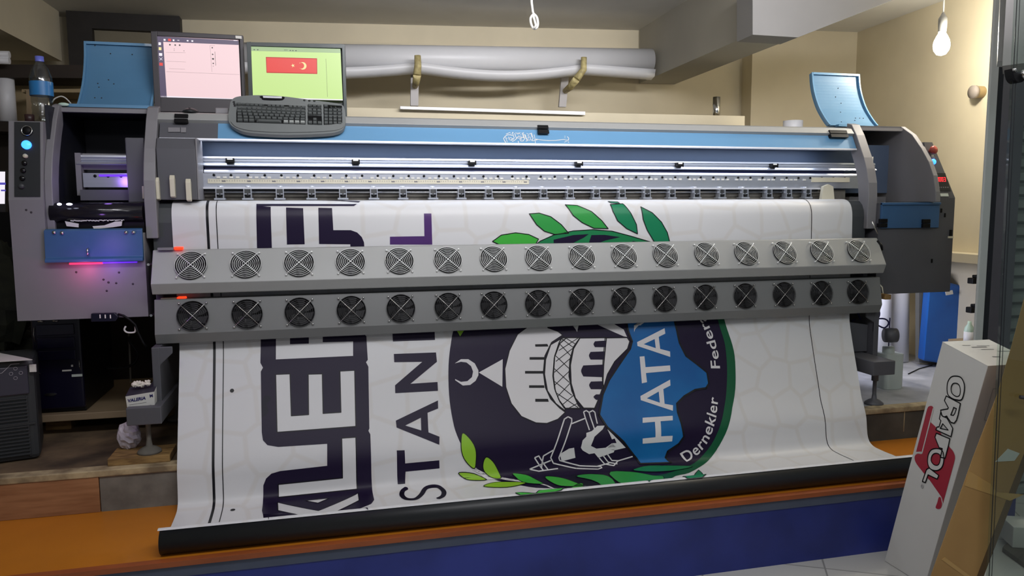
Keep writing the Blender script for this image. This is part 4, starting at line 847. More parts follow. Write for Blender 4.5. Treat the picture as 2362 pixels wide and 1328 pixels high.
MB().slab([fpoint('scr1', u, v, .009) for u, v in [(0.3245,0.2886),(0.3495,0.2881),(0.3498,0.2767),(0.3252,0.2772)]], (0, -.002, 0)).build('sticker', 'paper_white', m1)
m2 = monitor('computer monitor showing red crescent and star flag on green page', 'scr2', -.004, .402, -.055, .247, (.017, .012, .030, .016), 'bezel_green', 1.775, True, 0)
p2 = [('screen_green', 0, [[(0.0056,0.2299),(0.3823,0.2288),(0.3866,0.0124),(0.0080,0.0163)]]), ('screen_toolbar', 1, [[(0.0056,0.2299),(0.3823,0.2288),(0.3830,0.2116),(0.0069,0.2118)]]), ('screen_white', 1, [[(0.0074,0.0220),(0.3867,0.0166),(0.3866,0.0124),(0.0080,0.0163)]]),
      ('screen_dkred', 1, [[(0.0720,0.1883),(0.2838,0.1873),(0.2826,0.1217),(0.0723,0.1225)]]), ('screen_red', 2, [[(0.0751,0.1847),(0.2812,0.1839),(0.2798,0.1249),(0.0749,0.1262)]])]
cc = [(0.2232,0.1545)][0]; c2 = [(0.2163,0.1552)][0]; rr = .0155; r2_ = .0125
out = [(cc[0]+rr*math.cos(a), cc[1]+rr*math.sin(a)) for a in [math.radians(140-280*k/24) for k in range(25)]]
inn = [(c2[0]+r2_*math.cos(a), c2[1]+r2_*math.sin(a)) for a in [math.radians(-128+256*k/24) for k in range(25)]]
p2.append(('screen_cream', 3, [out+inn]))
sc = [(0.1826,0.1549)][0]
p2.append(('screen_cream', 3, [[(sc[0]+(.0085 if k % 2 == 0 else .0034)*math.cos(PI+k*PI/5), sc[1]+(.0085 if k % 2 == 0 else .0034)*math.sin(PI+k*PI/5)) for k in range(10)]]))
p2 += line('screen_dark', [(0.3206,0.1865),(0.3224,0.0260)], .0010)
for x in (1130, 1150, 1178, 1420, 1450, 1500, 1525, 1550, 1572, 1960, 1995): pass
for q in ([(0.0231,0.2186),(0.0291,0.2188),(0.0290,0.2156),(0.0230,0.2154)], [(0.0371,0.2186),(0.0431,0.2187),(0.0430,0.2155),(0.0370,0.2153)], [(0.1476,0.2192),(0.1637,0.2191),(0.1637,0.2179),(0.1475,0.2175)], [(0.1710,0.2189),(0.1767,0.2190),(0.1765,0.2158),(0.1709,0.2157)], [(0.1819,0.2188),(0.1872,0.2189),(0.1871,0.2156),(0.1818,0.2155)], [(0.1940,0.2186),(0.2001,0.2188),(0.2000,0.2155),(0.1939,0.2154)]): p2.append(('bezel_green', 2, [q]))
screen_faces('screen', 'scr2', p2, m2)
# keyboard leaning on the monitors
KB = thing('keyboard', (-.11, 3.36, 1.70), 'dark grey curved multimedia keyboard propped against the monitor with the flag', 'keyboard')
ol = smooth2([(-0.3545,0.1416),(-0.3497,0.1738),(-0.3291,0.1960),(-0.2787,0.2060),(-0.2278,0.2091),(-0.1407,0.2059),(-0.0606,0.1951),(0.0445,0.1808),(0.0932,0.1703),(0.1068,0.1488),(0.1104,0.1053),(0.1079,0.0622),(0.0964,0.0352),(0.0717,0.0188),(0.0195,0.0082),(-0.1179,-0.0010),(-0.2142,0.0010),(-0.2867,0.0081),(-0.3248,0.0252),(-0.3500,0.0503),(-0.3586,0.0863)], 4)
nb = Vector(fpoint('kb', 0, 0, 1))-Vector(fpoint('kb', 0, 0, 0))
MB().slab([fpoint('kb', u, v, .003) for u, v in ol], nb*.019).build('body', 'keyboard_body', KB, bevel=.007)
wr = smooth2([(-0.3466,0.0633),(-0.3254,0.0483),(-0.2338,0.0455),(-0.0784,0.0478),(0.0407,0.0524),(0.0955,0.0645),(0.1030,0.0514),(0.0801,0.0296),(0.0198,0.0176),(-0.1179,0.0093),(-0.2335,0.0109),(-0.2983,0.0207),(-0.3327,0.0378)], 3)
MB().slab([fpoint('kb', u, v, .0215) for u, v in wr], nb*.005).build('wrist_rest', 'keyboard_body', KB, bevel=.004)
kuv = lambda P: P
TLk = [(-0.3263,0.1623),(-0.0532,0.1517),(-0.0546,0.0579),(-0.3238,0.0613)]; 
def bil(q, a, b): return tuple((q[0][i]*(1-a)+q[1][i]*a)*(1-b)+(q[3][i]*(1-a)+q[2][i]*a)*b for i in (0, 1))
keyprotos = {}
def key(q, a0, a1, b0, b1, matn='keyboard_key'):
    g = .10/ max(len(q), 1)
    P = [bil(q, a0, b1), bil(q, a1, b1), bil(q, a1, b0), bil(q, a0, b0)]
    c = ((P[0][0]+P[2][0])/2, (P[0][1]+P[2][1])/2)
    lo = [(c[0]+(p[0]-c[0])*.93, c[1]+(p[1]-c[1])*.90) for p in P]; hi = [(c[0]+(p[0]-c[0])*.72, c[1]+(p[1]-c[1])*.66) for p in P]
    vs = [fpoint('kb', u, v, .0195) for u, v in lo]+[fpoint('kb', u, v, .0285) for u, v in hi]
    MB().add(vs, [(4, 5, 6, 7), (0, 1, 5, 4), (1, 2, 6, 5), (2, 3, 7, 6), (3, 0, 4, 7)]).build('key', matn, KB)
MB().slab([fpoint('kb', u, v, .0212) for u, v in [(-0.3291,0.1654),(-0.0524,0.1555),(-0.0539,0.0548),(-0.3264,0.0591)]], nb*.0008).build('key_well', 'black', KB)
MB().slab([fpoint('kb', u, v, .0212) for u, v in [(-0.0442,0.1656),(0.0115,0.1631),(0.0128,0.0533),(-0.0460,0.0550)]], nb*.0008).build('key_well', 'black', KB)
MB().slab([fpoint('kb', u, v, .0212) for u, v in [(0.0205,0.1678),(0.0971,0.1639),(0.0946,0.0533),(0.0187,0.0535)]], nb*.0008).build('key_well', 'black', KB)
for i in list(range(0, 1))+list(range(2, 6))+list(range(7, 11))+list(range(12, 16)): key(TLk, i/16, (i+1)/16, 0, .14)
for r, n, sh in ((0, 14, 0), (1, 14, .02), (2, 13, .03), (3, 12, .05)):
    for i in range(n): key(TLk, max(0, sh*0+i/n), (i+1)/n, .20+.16*r, .36+.16*r)
x = 0
for i, w_ in enumerate((1.3, 1.1, 1.3, 6.0, 1.2, 1.2, 1.2, 1.2)):
    key(TLk, x/14.5, (x+w_)/14.5, .84, 1.0, 'keyboard_key_light' if i > 3 else 'keyboard_key'); x += w_
TLn = [(-0.0430,0.1646),(0.0106,0.1620),(0.0120,0.0544),(-0.0448,0.0561)]
for r in range(3):
    for i in range(3): key(TLn, i/3, (i+1)/3, (0, .22, .38)[r], (.13, .37, .53)[r])
key(TLn, .34, .66, .68, .83); [key(TLn, i/3, (i+1)/3, .84, 1) for i in range(3)]
TLp = [(0.0217,0.1657),(0.0954,0.1627),(0.0930,0.0543),(0.0200,0.0546)]
key(TLp, 0, .25, 0, .14)
for r in range(5):
    for i in range(4): key(TLp, i/4, (i+1)/4, .2+.16*r, .35+.16*r)
MB().slab([fpoint('kb', u, v, .0215) for u, v in smooth2([(-0.2317,0.2024),(-0.1447,0.2030),(-0.1415,0.1894),(-0.1566,0.1823),(-0.2197,0.1822),(-0.2296,0.1905)], 3)], nb*.003).build('media_dial', 'black', KB)
MB().slab([fpoint('kb', u, v, .0245) for u, v in [(-0.2246,0.2016),(-0.1478,0.2012),(-0.1486,0.1913),(-0.2229,0.1919)]], nb*.002).build('media_bar', 'alu_light', KB)
for P in ([(-0.0567,0.1870)], [(-0.0366,0.1850)], [(-0.0164,0.1841)], [(0.0316,0.1584)], [(0.0518,0.1525)], [(0.0701,0.1514)], [(-0.3380,0.1661)], [(-0.3358,0.1556)], [(-0.3336,0.1460)]):
    u, v = P[0]; MB().lathe([(.005, 0), (.0045, .003), (.0001, .0035)], fpoint('kb', u, v, .0215), nb, 12).build('media_button', 'black_satin', KB)
# mouse behind the keyboard
MO = thing('computer_mouse', [(-0.511,3.430,1.775)][0], 'black computer mouse on printer top under the pinkish screen', 'mouse')
mo = MB().ball([(-0.511,3.430,1.776)][0], .034, 0, 16, 10, (1, 1.5, .62)); mo.v = [(x, y, max(z, 1.776)) for x, y, z in mo.v]
MO.location.z = 1.775
mo.build('shell', 'black_satin', MO)
MB().ball((MO.location.x, MO.location.y-.03, 1.793), .004, 0, 10, 6).build('scroll_wheel', 'bezel', MO)
b_ = [(-0.416,3.420,1.753),(-0.363,3.420,1.754)]; MB().box(b_[0][0], b_[1][0], 3.42, 3.47, 1.776, 1.800).build('adhesive_pad', 'machine_grey', bevel=.004, label='small flat grey box on the printer top left of the keyboard', cat='box')
# bottle of water
bx = -1.055; by = 3.42; bz_ = 1.716
WB = thing('water_bottle', (bx, by, bz_), 'clear plastic water bottle with blue label and cap on left control tower', 'bottle')
MB().lathe([(.0001, .002), (.030, .0), (.037, .01), (.0385, .04), (.036, .052), (.0385, .064), (.036, .076), (.0385, .09), (.0385, .115), (.041, .118), (.041, .168), (.040, .185), (.030, .215), (.016, .24), (.0135, .25), (.0135, .262)], (bx, by, bz_), (0, 0, 1), 28).build('body', 'pet_plastic', WB)
MB().lathe([(.0414, .112), (.0414, .166)], (bx, by, bz_), (0, 0, 1), 28).build('label_band', 'bottle_label', WB)
MB().lathe([(.0155, .244), (.0155, .264), (.0001, .265)], (bx, by, bz_), (0, 0, 1), 20).build('cap', 'bottle_cap', WB)
MB().lathe([(.0001, 0), (.016, 0), (.017, .03), (.0001, .031)], (-1.075, 3.33, 1.716), (0, 0, 1), 18).build('bottle_cap', 'cap_dark', label='dark brown cap in front of the water bottle on the control tower', cat='cap')
MB().tube(smooth2([(-1.080,3.620,1.829),(-1.070,3.620,1.844),(-1.046,3.620,1.855),(-1.027,3.620,1.847),(-1.009,3.620,1.826)], 4, False), .0028, 8).build('white_cable', 'paper_white', label='thin white cable arching behind the water bottle', cat='cable')
q_ = [(-0.979,3.400,1.785)][0]; MB().ball((q_[0], 3.415, 1.797), .02, 0, 12, 8, (1, .6, .38)).build('mint_clip', 'mint_plastic', label='small pale green plastic piece on the left hood edge', cat='clip')
# roll of tape on the right end of the cover
tp = [(2.452,3.720,1.797),(2.567,3.720,1.799)]; TX = (tp[0][0]+tp[1][0])/2
MB().lathe([(.028, 0), (.052, 0), (.052, .068), (.028, .068), (.028, 0)], (TX, 3.74, 1.777), (0, 0, 1), 28).build('tape_roll', 'vinyl_white', label='white roll of tape lying on the top cover near right lid', cat='tape')

# ------------------------------------------------------------------ left of the printer, on the step
PS = thing('power_strip', [(-0.819,3.205,0.959)][0], 'small dark power strip stuck on the left cabinet bottom edge', 'power strip')
q = [(-0.869,3.217,0.988),(-0.871,3.217,0.956),(-0.784,3.217,0.955),(-0.773,3.217,0.973),(-0.786,3.217,0.987)]
MB().slab(q, (0, -.022, 0)).build('body', 'tower_case', PS, bevel=.003)
for p in [(-0.837,3.190,0.976),(-0.819,3.190,0.975),(-0.801,3.190,0.974)]: MB().box(p[0]-.002, p[0]+.002, 3.193, 3.197, p[2]-.007, p[2]+.007).build('socket_slot', 'white_plastic', PS)
MB().tube([(-0.777,3.205,0.981),(-0.757,3.205,0.974),(-0.735,3.205,0.956),(-0.718,3.205,0.938),(-0.710,3.205,0.909),(-0.693,3.205,0.865),(-0.682,3.205,0.848)], .0045, 8).build('lead', 'black', PS)
hk = [(-0.754,3.215,0.931),(-0.760,3.215,0.918),(-0.751,3.215,0.907),(-0.731,3.215,0.905),(-0.721,3.215,0.910),(-0.720,3.215,0.930)]
MB().tube(smooth2(hk, 3, False), .0035, 8).build('hook', 'paper_white', label='small white wire hook hanging under the left cabinet', cat='hook')
# tall dark computer on its board
MB().box(-1.21, -.70, 3.49, 4.15, .50, .53).build('loose_board', 'board_beige', label='beige wooden board on blocks under the dark computer tower', cat='board', bevel=.003)
for i, x in enumerate((-1.14, -.78)):
    MB().box(x-.05, x+.05, 3.62, 4.1, .431, .50).build('support_block', 'raw_wood', label=('wooden block under the left end of beige board', 'wooden block under the right end of beige board')[i], cat='block', group='blocks under the beige board')
TW = thing('computer_tower', (-1.0, 3.75, .53), 'tall dark blue-black computer tower hanging below the left cabinet', 'computer')
MB().box(-1.125, -.945, 3.53, 3.98, .531, .955).build('case', 'tower_black', TW, bevel=.004)
MB().box(-1.128, -.942, 3.505, 3.53, .55, .955).build('front_panel', 'tower_case', TW, bevel=.008)
for z0, z1 in ((.865, .91), (.81, .855), (.76, .80)): MB().box(-1.105, -.965, 3.498, 3.506, z0, z1).build('drive_bay', 'tower_bay', TW, bevel=.002)
for x in (-1.085, -1.03): MB().tube([(x-.01, 3.495, .925), (x+.01, 3.495, .925)], .004, 8).build('button', 'steel', TW)
MB().tube([(-1.112, 3.498, .90), (-1.115, 3.496, .87), (-1.112, 3.498, .84)], .0015, 6).tube([(-1.112, 3.498, .76), (-1.112, 3.496, .72), (-1.10, 3.498, .705)], .0015, 6).tube([(-.952, 3.498, .755), (-.952, 3.496, .73), (-.948, 3.498, .715)], .0015, 6).build('trim_line', 'steel', TW)
MB().box(-1.02, -.985, 3.502, 3.506, .71, .716).box(-.985, -.978, 3.502, 3.506, .728, .736).build('usb_ports', 'paper_white', TW)
MB().box(-.985, -.945, 3.501, 3.506, .685, .695).build('sticker', 'sticker', TW)
MB().prism([(-1.07+.022*math.cos(k*PI/8), .615+.006*math.sin(k*PI/8)) for k in range(16)], 3.501, 3.506, axis='y').build('badge', 'steel', TW)
TW.location.x -= .055
# power supply unit in front at the left
UP_ = thing('power_supply', (-1.078, 3.2, .434), 'dark grey louvred power supply box at the left edge on step', 'power supply')
MB().box(-1.45, -1.075, 3.205, 3.47, .434, .822).build('case', 'ups_case', UP_, bevel=.018)
MB().box(-1.42, -1.098, 3.196, 3.21, .690, .80).build('front_panel', 'ups_panel', UP_, bevel=.005)
for i in range(17):
    z = .455+.0135*i
    MB().prism([(3.207, z), (3.196, z+.002), (3.196, z+.006), (3.207, z+.009)], -1.40, -1.105).build('louvre', 'ups_case', UP_)
MB().box(-1.11, -1.105, 3.20, 3.207, .45, .685).box(-1.42, -1.085, 3.198, 3.207, .572, .580).build('grille_rib', 'ups_case', UP_)
sy = MB()
for p in [(-1.136,3.194,0.792),(-1.138,3.194,0.756),(-1.120,3.194,0.774),(-1.151,3.194,0.774)]:
    sy.tube([(p[0]+.006*math.cos(k*PI/5), p[1], p[2]+.006*math.sin(k*PI/5)) for k in range(10)], .0008, 4, closed=True)
a_ = [(-1.190,3.194,0.779),(-1.179,3.194,0.780),(-1.163,3.194,0.795),(-1.149,3.194,0.810),(-1.122,3.194,0.810)]; sy.tube(a_, .0012, 5)
sq = [(-1.178,3.204,0.718),(-1.164,3.204,0.717),(-1.165,3.204,0.703),(-1.179,3.204,0.704)]; sy.tube(sq, .0009, 4, closed=True)
sy.build('panel_print', 'lilac_grey', UP_)
UP_.rotation_euler.z = .27
wp = [(-1.282,3.375,0.826),(-1.237,3.335,0.826),(-1.102,3.199,0.826),(-1.065,3.155,0.826),(-1.196,3.141,0.826)]
MB().slab(wp, (0, 0, .002)).build('paper_sheet', 'paper_white', label='white paper sheet lying on the dark power supply box', cat='paper')
MB().box(-1.088, -1.066, 3.185, 3.192, .775, .803).build('tag', 'paper_white', label='small white tag on the corner of the power supply box', cat='tag')
ju = thing('metal_parts', (-1.2, 3.86, .53), 'heap of small grey metal parts behind the power supply box', 'metal parts'); ju['kind'] = 'stuff'
mj = MB(); 
for i in range(34):
    x, y, z = random.uniform(-1.43, -1.25), random.uniform(3.72, 3.95), random.uniform(.82, .89)
    if i % 3: mj.box(x-.012, x+.018, y-.01, y+.01, z-.005, z+.006)
    else: mj.tube([(x-.02, y, z), (x+.025, y-.01, z+.005)], .006, 8)
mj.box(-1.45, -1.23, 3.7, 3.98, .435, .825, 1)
COL.objects.unlink(ju); bpy.data.objects.remove(ju)
o_ = mj.build('metal_parts', ['concrete', 'cloth_dark'], label='heap of small grey metal parts behind the power supply box', cat='metal parts', kind='stuff')
cl = MB().ball((-1.36, 3.66, 1.02), .17, 0, 18, 14, (.8, .6, 1.45), .12); cl.build('jacket', 'cloth_dark', label='dark mottled jacket hanging at the left edge behind the cabinet', cat='jacket')
# carton of wipes, bag, wood block
VB = thing('wipes_carton', (-.715, 3.08, .652), 'small white carton printed VALERIA lying on the left foot beam', 'carton')
fq = [(-0.731,3.050,0.690),(-0.631,3.050,0.702),(-0.632,3.050,0.645),(-0.726,3.050,0.634)]
d_ = Vector((-.005, .10, .012))
MB().slab(fq, d_).build('box', 'carton_white', VB, bevel=.001)
MB().slab([Vector(p)+Vector((0, .001, .0008)) for p in (fq[0], fq[1])]+[Vector(p)+d_+Vector((0, 0, .0008)) for p in (fq[1], fq[0])], (0, 0, .0006)).build('lid', 'ups_panel', VB)
def face_text(body, q0, ux, uz, size, matn, parent, nm, bold=0, shear=0, off=(0, -.0015, 0)):
    V, F = text2d(body, size, 1, bold, shear); m = MB(); m.add([Vector(q0)+Vector(ux)*x+Vector(uz)*y+Vector(off) for x, y in V], F); return m.build(nm, matn, parent, recalc=False)
ux = (Vector(fq[1])-Vector(fq[0])).normalized(); uz = (Vector(fq[0])-Vector(fq[3])).normalized()
face_text('VALERIA', [(-0.724,3.050,0.668)][0], ux, uz, .0165, 'ink_navy', VB, 'lettering', .0006, .2)
face_text('M', [(-0.647,3.050,0.682)][0], ux, uz, .0150, 'ink_navy', VB, 'lettering', .0006)
sl_ = MB()
for P in ([(-0.719,3.049,0.658),(-0.660,3.049,0.664)], [(-0.717,3.049,0.645),(-0.643,3.049,0.653)]): sl_.tube(P, .0005, 4)
sl_.build('small_print', 'print_grey', VB)
ts = MB(); ctr = Vector([(-0.684,3.100,0.713)][0])
for a, l in ((2.6, .040), (.6, .042), (1.6, .02), (2.1, .03)):
    d = Vector((math.cos(a), -.2, .55*abs(math.sin(a))+.25))*l; ts.ball(ctr+d*.6, .012, 0, 9, 7, (1.1, .8, .9), .35)
ts.build('crumpled_tissue', 'tissue', label='crumpled pale tissue on top of the VALERIA carton', cat='tissue')
bg = MB().ball(Vector([(-0.752,3.160,0.511)][0]), .046, 0, 18, 13, (.92, .8, 1.15), .14); bg.build('plastic_bag', 'bag_film', label='crumpled clear plastic bag on the step beside the levelling foot', cat='bag')
MB().box(-.80, -.585, 3.03, 3.17, .434, .462).build('wood_block', 'raw_wood', label='flat wooden block under the front left levelling foot', cat='block', bevel=.002)
# hoses and cables lying behind
for nm, P, r, m_, lb in (('power_cable', [(-0.835,3.600,0.832),(-0.829,3.600,0.803),(-0.805,3.600,0.761),(-0.809,3.600,0.726),(-0.840,3.600,0.699),(-0.887,3.600,0.693),(-0.934,3.600,0.696)], .006, 'black', 'black cable looping down behind the left printer leg'),
                      ('metal_rod', [(-1.088,4.330,0.510),(-1.031,4.330,0.517),(-0.917,4.330,0.522)], .006, 'steel', 'thin steel rod lying in the dark behind left leg'),
                      ('thin_cord', [(-0.858,3.700,0.832),(-0.858,3.700,0.769),(-0.859,3.700,0.710),(-0.861,3.700,0.608)], .004, 'concrete', 'thin grey cord hanging straight down behind the left leg')):
    MB().tube(smooth2(P, 4, False), r, 8).build(nm, m_, label=lb, cat=nm.split('_')[1])
MB().box(-2.2, -.5, 4.25, 4.29, .431, .92).build('shade_panel', 'shelf_dark', label='dark brown panel added as shade behind the left leg', cat='panel')  # added panel, its dark colour fills in the shade behind the leg

# ------------------------------------------------------------------ left back corner shelves
sh_ = thing('wall_shelf', (-2.0, 4.7, 1.7), 'dark wooden shelf unit in the left corner behind the bottle', 'shelf')
a_ = [(-1.762,4.700,2.150),(-1.242,4.700,2.166),(-1.246,4.700,2.096),(-1.766,4.700,2.083)]; MB().slab(a_, (0, .35, 0)).build('top_board', 'shelf_dark', sh_)
a_ = [(-1.545,4.700,2.027),(-1.258,4.700,2.038),(-1.259,4.700,2.019),(-1.546,4.700,2.011)]; MB().slab(a_, (0, .3, 0)).build('shelf_board', 'shelf_light', sh_)
a_ = [(-1.782,4.700,1.861),(-1.504,4.700,1.849),(-1.508,4.700,1.798),(-1.785,4.700,1.807)]; MB().slab(a_, (0, .3, 0)).build('shelf_board', 'shelf_dark', sh_)
a_ = [(-1.871,4.980,2.124),(-1.297,4.980,2.144),(-1.315,4.980,1.843),(-1.892,4.980,1.832)]; MB().slab(a_, (0, .01, 0)).build('back_board', 'shelf_light', sh_)
a_ = [(-1.892,4.980,1.832),(-1.630,4.980,1.837),(-1.704,4.980,0.685),(-1.971,4.980,0.696)]; MB().slab(a_, (0, .01, 0)).build('back_board', 'shelf_dark', sh_)
a_ = [(-1.810,4.700,1.458),(-1.635,4.700,1.451),(-1.636,4.700,1.432),(-1.811,4.700,1.439)]; MB().slab(a_, (0, .3, 0)).build('shelf_board', 'shelf_light', sh_)
a_ = [(-1.518,4.680,2.025),(-1.414,4.680,2.014),(-1.425,4.680,1.846),(-1.525,4.680,1.851)]; MB().slab(a_, (0, .02, 0)).build('divider', 'board_beige', sh_)
q = [(-1.668,4.680,2.042),(-1.611,4.680,2.044),(-1.681,4.680,1.859)]; MB().lathe([(.0001, 0), (.043, 0), (.043, .25), (.0001, .25)], (q[0][0]+.03, 4.75, q[2][2]), (0, 0, 1), 20).build('paper_roll', 'vinyl_white', label='white paper roll standing on the shelf at the left edge', cat='roll')
rr_ = 0
for k, (z, lb) in enumerate(((124, 'upper pale tube lying on the top shelf at the left'), (137, 'lower pale tube lying on the top shelf at left'))):
    p = [(-1.701,4.600,2.187),(-1.557,4.600,2.189)] if k == 0 else [(-1.703,4.600,2.156),(-1.559,4.600,2.158)]
    MB().tube(p, .018, 14).build('paper_tube', 'vinyl_white', label=lb, cat='tube', group='pale tubes on the top shelf')
LM = thing('desk_screen', [(-1.422,3.950,1.372)][0], 'bright white computer screen cut off by the left edge', 'monitor')
MB().slab([(-1.496,3.950,1.563),(-1.385,3.950,1.561),(-1.399,3.950,1.374),(-1.509,3.950,1.376)], (0, .03, 0)).build('casing', 'bezel', LM)
MB().slab([(-1.496,3.949,1.557),(-1.389,3.949,1.556),(-1.400,3.949,1.411),(-1.506,3.949,1.411)], (0, .0005, 0)).build('screen', 'screen_white', LM)
MB().slab([(-1.447,3.948,1.507),(-1.390,3.948,1.507),(-1.390,3.948,1.497),(-1.448,3.948,1.497)], (0, .0003, 0)).slab([(-1.411,3.948,1.475),(-1.392,3.948,1.475),(-1.392,3.948,1.468),(-1.411,3.948,1.468)], (0, .0003, 0)).build('page_lines', 'screen_blue', LM)
MB().box(-1.62, -1.30, 3.93, 4.02, .95, LM.location.z+.002).build('screen_stand', 'black', LM)

# ------------------------------------------------------------------ behind: brackets with vinyl rolls
RZ = .078
RL = thing('vinyl_roll', (1.05, 4.78, 2.30), 'thick pale vinyl roll resting on two taped wall brackets', 'roll')
ra = Vector((-.55, 4.86, 2.272)); rb = Vector((2.125, 4.76, 2.332)); ax = rb-ra
MB().lathe([(.034, 0), (RZ, 0), (RZ, ax.length), (.034, ax.length), (.034, 0)], ra, ax, 32).build('vinyl', 'vinyl_roll', RL)
MB().lathe([(.034, .02), (.034, ax.length-.02)], ra, ax, 20).build('cardboard_core', 'cardboard', RL)
# sagging loose sheet hanging below the roll
fs = MB(); n = 40
xs_ = [-.5+2.62*k/n for k in range(n+1)]
def sag(x): return 2.222+.0225*(x+.5)-.035*math.sin(min(max((x+.5)/1.1, 0), 1)*PI)-.045*math.sin(min(max((x-.6)/1.05, 0), 1)*PI)-.03*max(0, (x-1.65)/.5)
for x in xs_:
    z = sag(x); y = 4.86-.0374*(x+.5)
    fs.v += [(x, y-.088, z+.012), (x, y-.075, z-.03), (x, y-.02, z-.045), (x, y+.06, z-.02)]
for k in range(n):
    for j in range(3): fs.f.append([4*k+j, 4*k+4+j, 4*k+5+j, 4*k+1+j]); fs.m.append(0); fs.sm.append(True)
o_ = fs.build('loose_sheet', 'vinyl_roll', label='sagging pale sheet hanging below the thick vinyl roll', cat='sheet')
md = o_.modifiers.new('thickness', 'SOLIDIFY'); md.thickness = .004
for i, (P, low) in enumerate((([(0.579,4.640,2.281),(0.580,4.640,2.226),(0.574,4.640,2.188)], [(0.591,4.860,2.212),(0.584,4.860,2.019)]), ([(1.619,4.640,2.313),(1.617,4.640,2.239),(1.571,4.640,2.198)], [(1.575,4.860,2.192),(1.557,4.860,2.037)]))):
    b = thing('wall_bracket', low[1], ('metal wall bracket wrapped in yellow tape, left of the two, behind the flag monitor', 'metal wall bracket wrapped in yellow tape, right of the two, near the roll end')[i], 'bracket', 'brackets carrying the vinyl rolls')
    u_ = MB().slab([(low[0][0]-.025, 4.88, 2.24), (low[0][0]+.025, 4.88, 2.24), (low[1][0]+.025, 4.88, low[1][2]), (low[1][0]-.025, 4.88, low[1][2])], (0, .022, 0))  .build('upright', 'header_grey', b, bevel=.002)
    e0 = Vector((low[0][0], 4.89, 2.14)); e1 = Vector(P[2]); e1.z -= .02
    MB().tube([e0, (e0+e1)/2+Vector((0, 0, -.008)), e1], [.018, .022, .024], 10).build('arm', 'foam_tape', b)
    MB().tube([e1, Vector(P[1]), Vector(P[0])], [.024, .021, .019], 10).build('tip', 'foam_tape', b)
# long board and trunking behind the printer
lw = MB().slab([(-.9, 4.34, .431), (2.53, 4.27, .431), (2.53, 4.27, 1.932), (-.9, 4.34, 1.925)], (0, .05, 0)); lw.build('backing_board', 'wall_paint', label='long pale board standing behind the printer below the rolls', cat='board')
MB().slab([(0.432,4.260,1.934),(1.496,4.260,1.932),(1.496,4.260,1.913),(0.432,4.260,1.920)], (0, .025, 0)).build('plastic_trunking', 'vinyl_white', label='white plastic trunking along the board top behind the printer', cat='trunking')
tb = [(2.404,4.330,2.104),(2.408,4.330,1.945)]
MB().lathe([(.016, 0), (.023, 0), (.023, .16), (.016, .16), (.016, 0)], (tb[1][0], 4.40, 1.90), (0, 0, 1), 20).build('steel_tube', 'chrome', label='short steel tube standing on the board right of the brackets', cat='tube')
# ------------------------------------------------------------------ ceiling cord and bulb
LC = thing('ceiling_cord', (.69, 2.5, 2.6), 'knotted white ceiling cord hanging near the top centre', 'cord')
cpx = [(0.690,2.500,2.116),(0.690,2.500,2.054),(0.694,2.500,2.023),(0.699,2.500,2.012)]
MB().tube([(cpx[0][0], 2.5, 2.598)]+cpx, .004, 8).build('cord', 'paper_white', LC)
MB().tube(smooth2([(0.695,2.498,2.014),(0.686,2.498,2.002),(0.688,2.498,1.983),(0.696,2.498,1.970),(0.707,2.498,1.973),(0.711,2.498,1.987),(0.707,2.498,2.006),(0.698,2.498,2.015)], 4), .0042, 8, closed=True).tube([(0.694,2.494,2.010),(0.698,2.494,1.996),(0.703,2.494,1.980),(0.697,2.494,1.969)], .004, 8).build('knot_loop', 'paper_white', LC)
LB = thing('light_bulb', (3.13, 3.4, 2.6), 'lit white bulb hanging on a cord in the right corner', 'light bulb')
bp_ = [(3.136,3.400,2.215),(3.131,3.400,2.289),(3.128,3.400,2.341),(3.132,3.400,2.393)]
bc = Vector(bp_[0])
MB().lathe([(.0001, -.062), (.022, -.055), (.036, -.034), (.040, -.010), (.036, .014), (.026, .036), (.018, .05), (.016, .062)], bc, (0, 0, 1), 24).build('globe', 'bulb_lit', LB)
MB().lathe([(.019, .058), (.021, .09), (.021, .125), (.012, .14), (.005, .155)], bc, (0, 0, 1), 18).build('socket', 'socket', LB)
MB().tube([(bc.x, bc.y, bc.z+.15), (bc.x+.002, bc.y, 2.6)], .004, 8).build('cord', 'socket', LB)
lt = point('bulb_light', (bc.x-.0, bc.y-.075, bc.z-.02), 23, (1, .92, .78), .04)
# ------------------------------------------------------------------ right: wall stub, rolls, blue sheet, jerry can
ws = thing('wall_pipe', [(3.828,3.900,2.063)][0], 'brown pipe stub with flat grey cap sticking out of right wall', 'pipe')
pc = Vector([(3.559,3.620,2.014)][0])
MB().lathe([(.0001, 0), (.036, 0), (.036, .02), (.0001, .02)], pc, (.99, -.1, .0), 24).build('cap', 'pipe_cap', ws)
MB().lathe([(.033, .02), (.033, .27)], pc, (.99, -.1, .0), 24).build('pipe', 'pipe_brown', ws)
def vroll(px, py, w_, Y, h, lb, m_='vinyl_white'):
    c = Vector((px, Y, .431)); MB().lathe([(.0001, 0), (w_, 0), (w_, h), (w_*.5, h), (w_*.5, h-.02), (.0001, h-.02)], c, (.01, .06, 1), 28).build('vinyl_roll', m_, label=lb, cat='roll', group='white rolls standing behind the printer')
vroll(3.205, 0, .085, 3.86, 1.05, 'wide white roll standing behind the white jerry can')
vroll(3.42, 0, .058, 3.92, .98, 'narrow white roll standing left of the blue sheet')
vroll(2.86, 0, .11, 3.98, 1.0, 'thick white roll standing behind the cables of right leg')
a_ = [(3.439,3.720,0.913),(3.674,3.720,0.919),(3.707,3.720,0.540),(3.564,3.720,0.447),(3.424,3.720,0.471)]
bs = MB().slab([(3.420,3.700,0.966),(3.661,3.700,0.908),(3.695,3.700,0.423),(3.403,3.700,0.476)], (.02, .07, 0)); bs.build('blue_sheet', 'blue_sheet', label='blue plastic sheet standing on the floor behind the right cabinet', cat='sheet', bevel=.01)
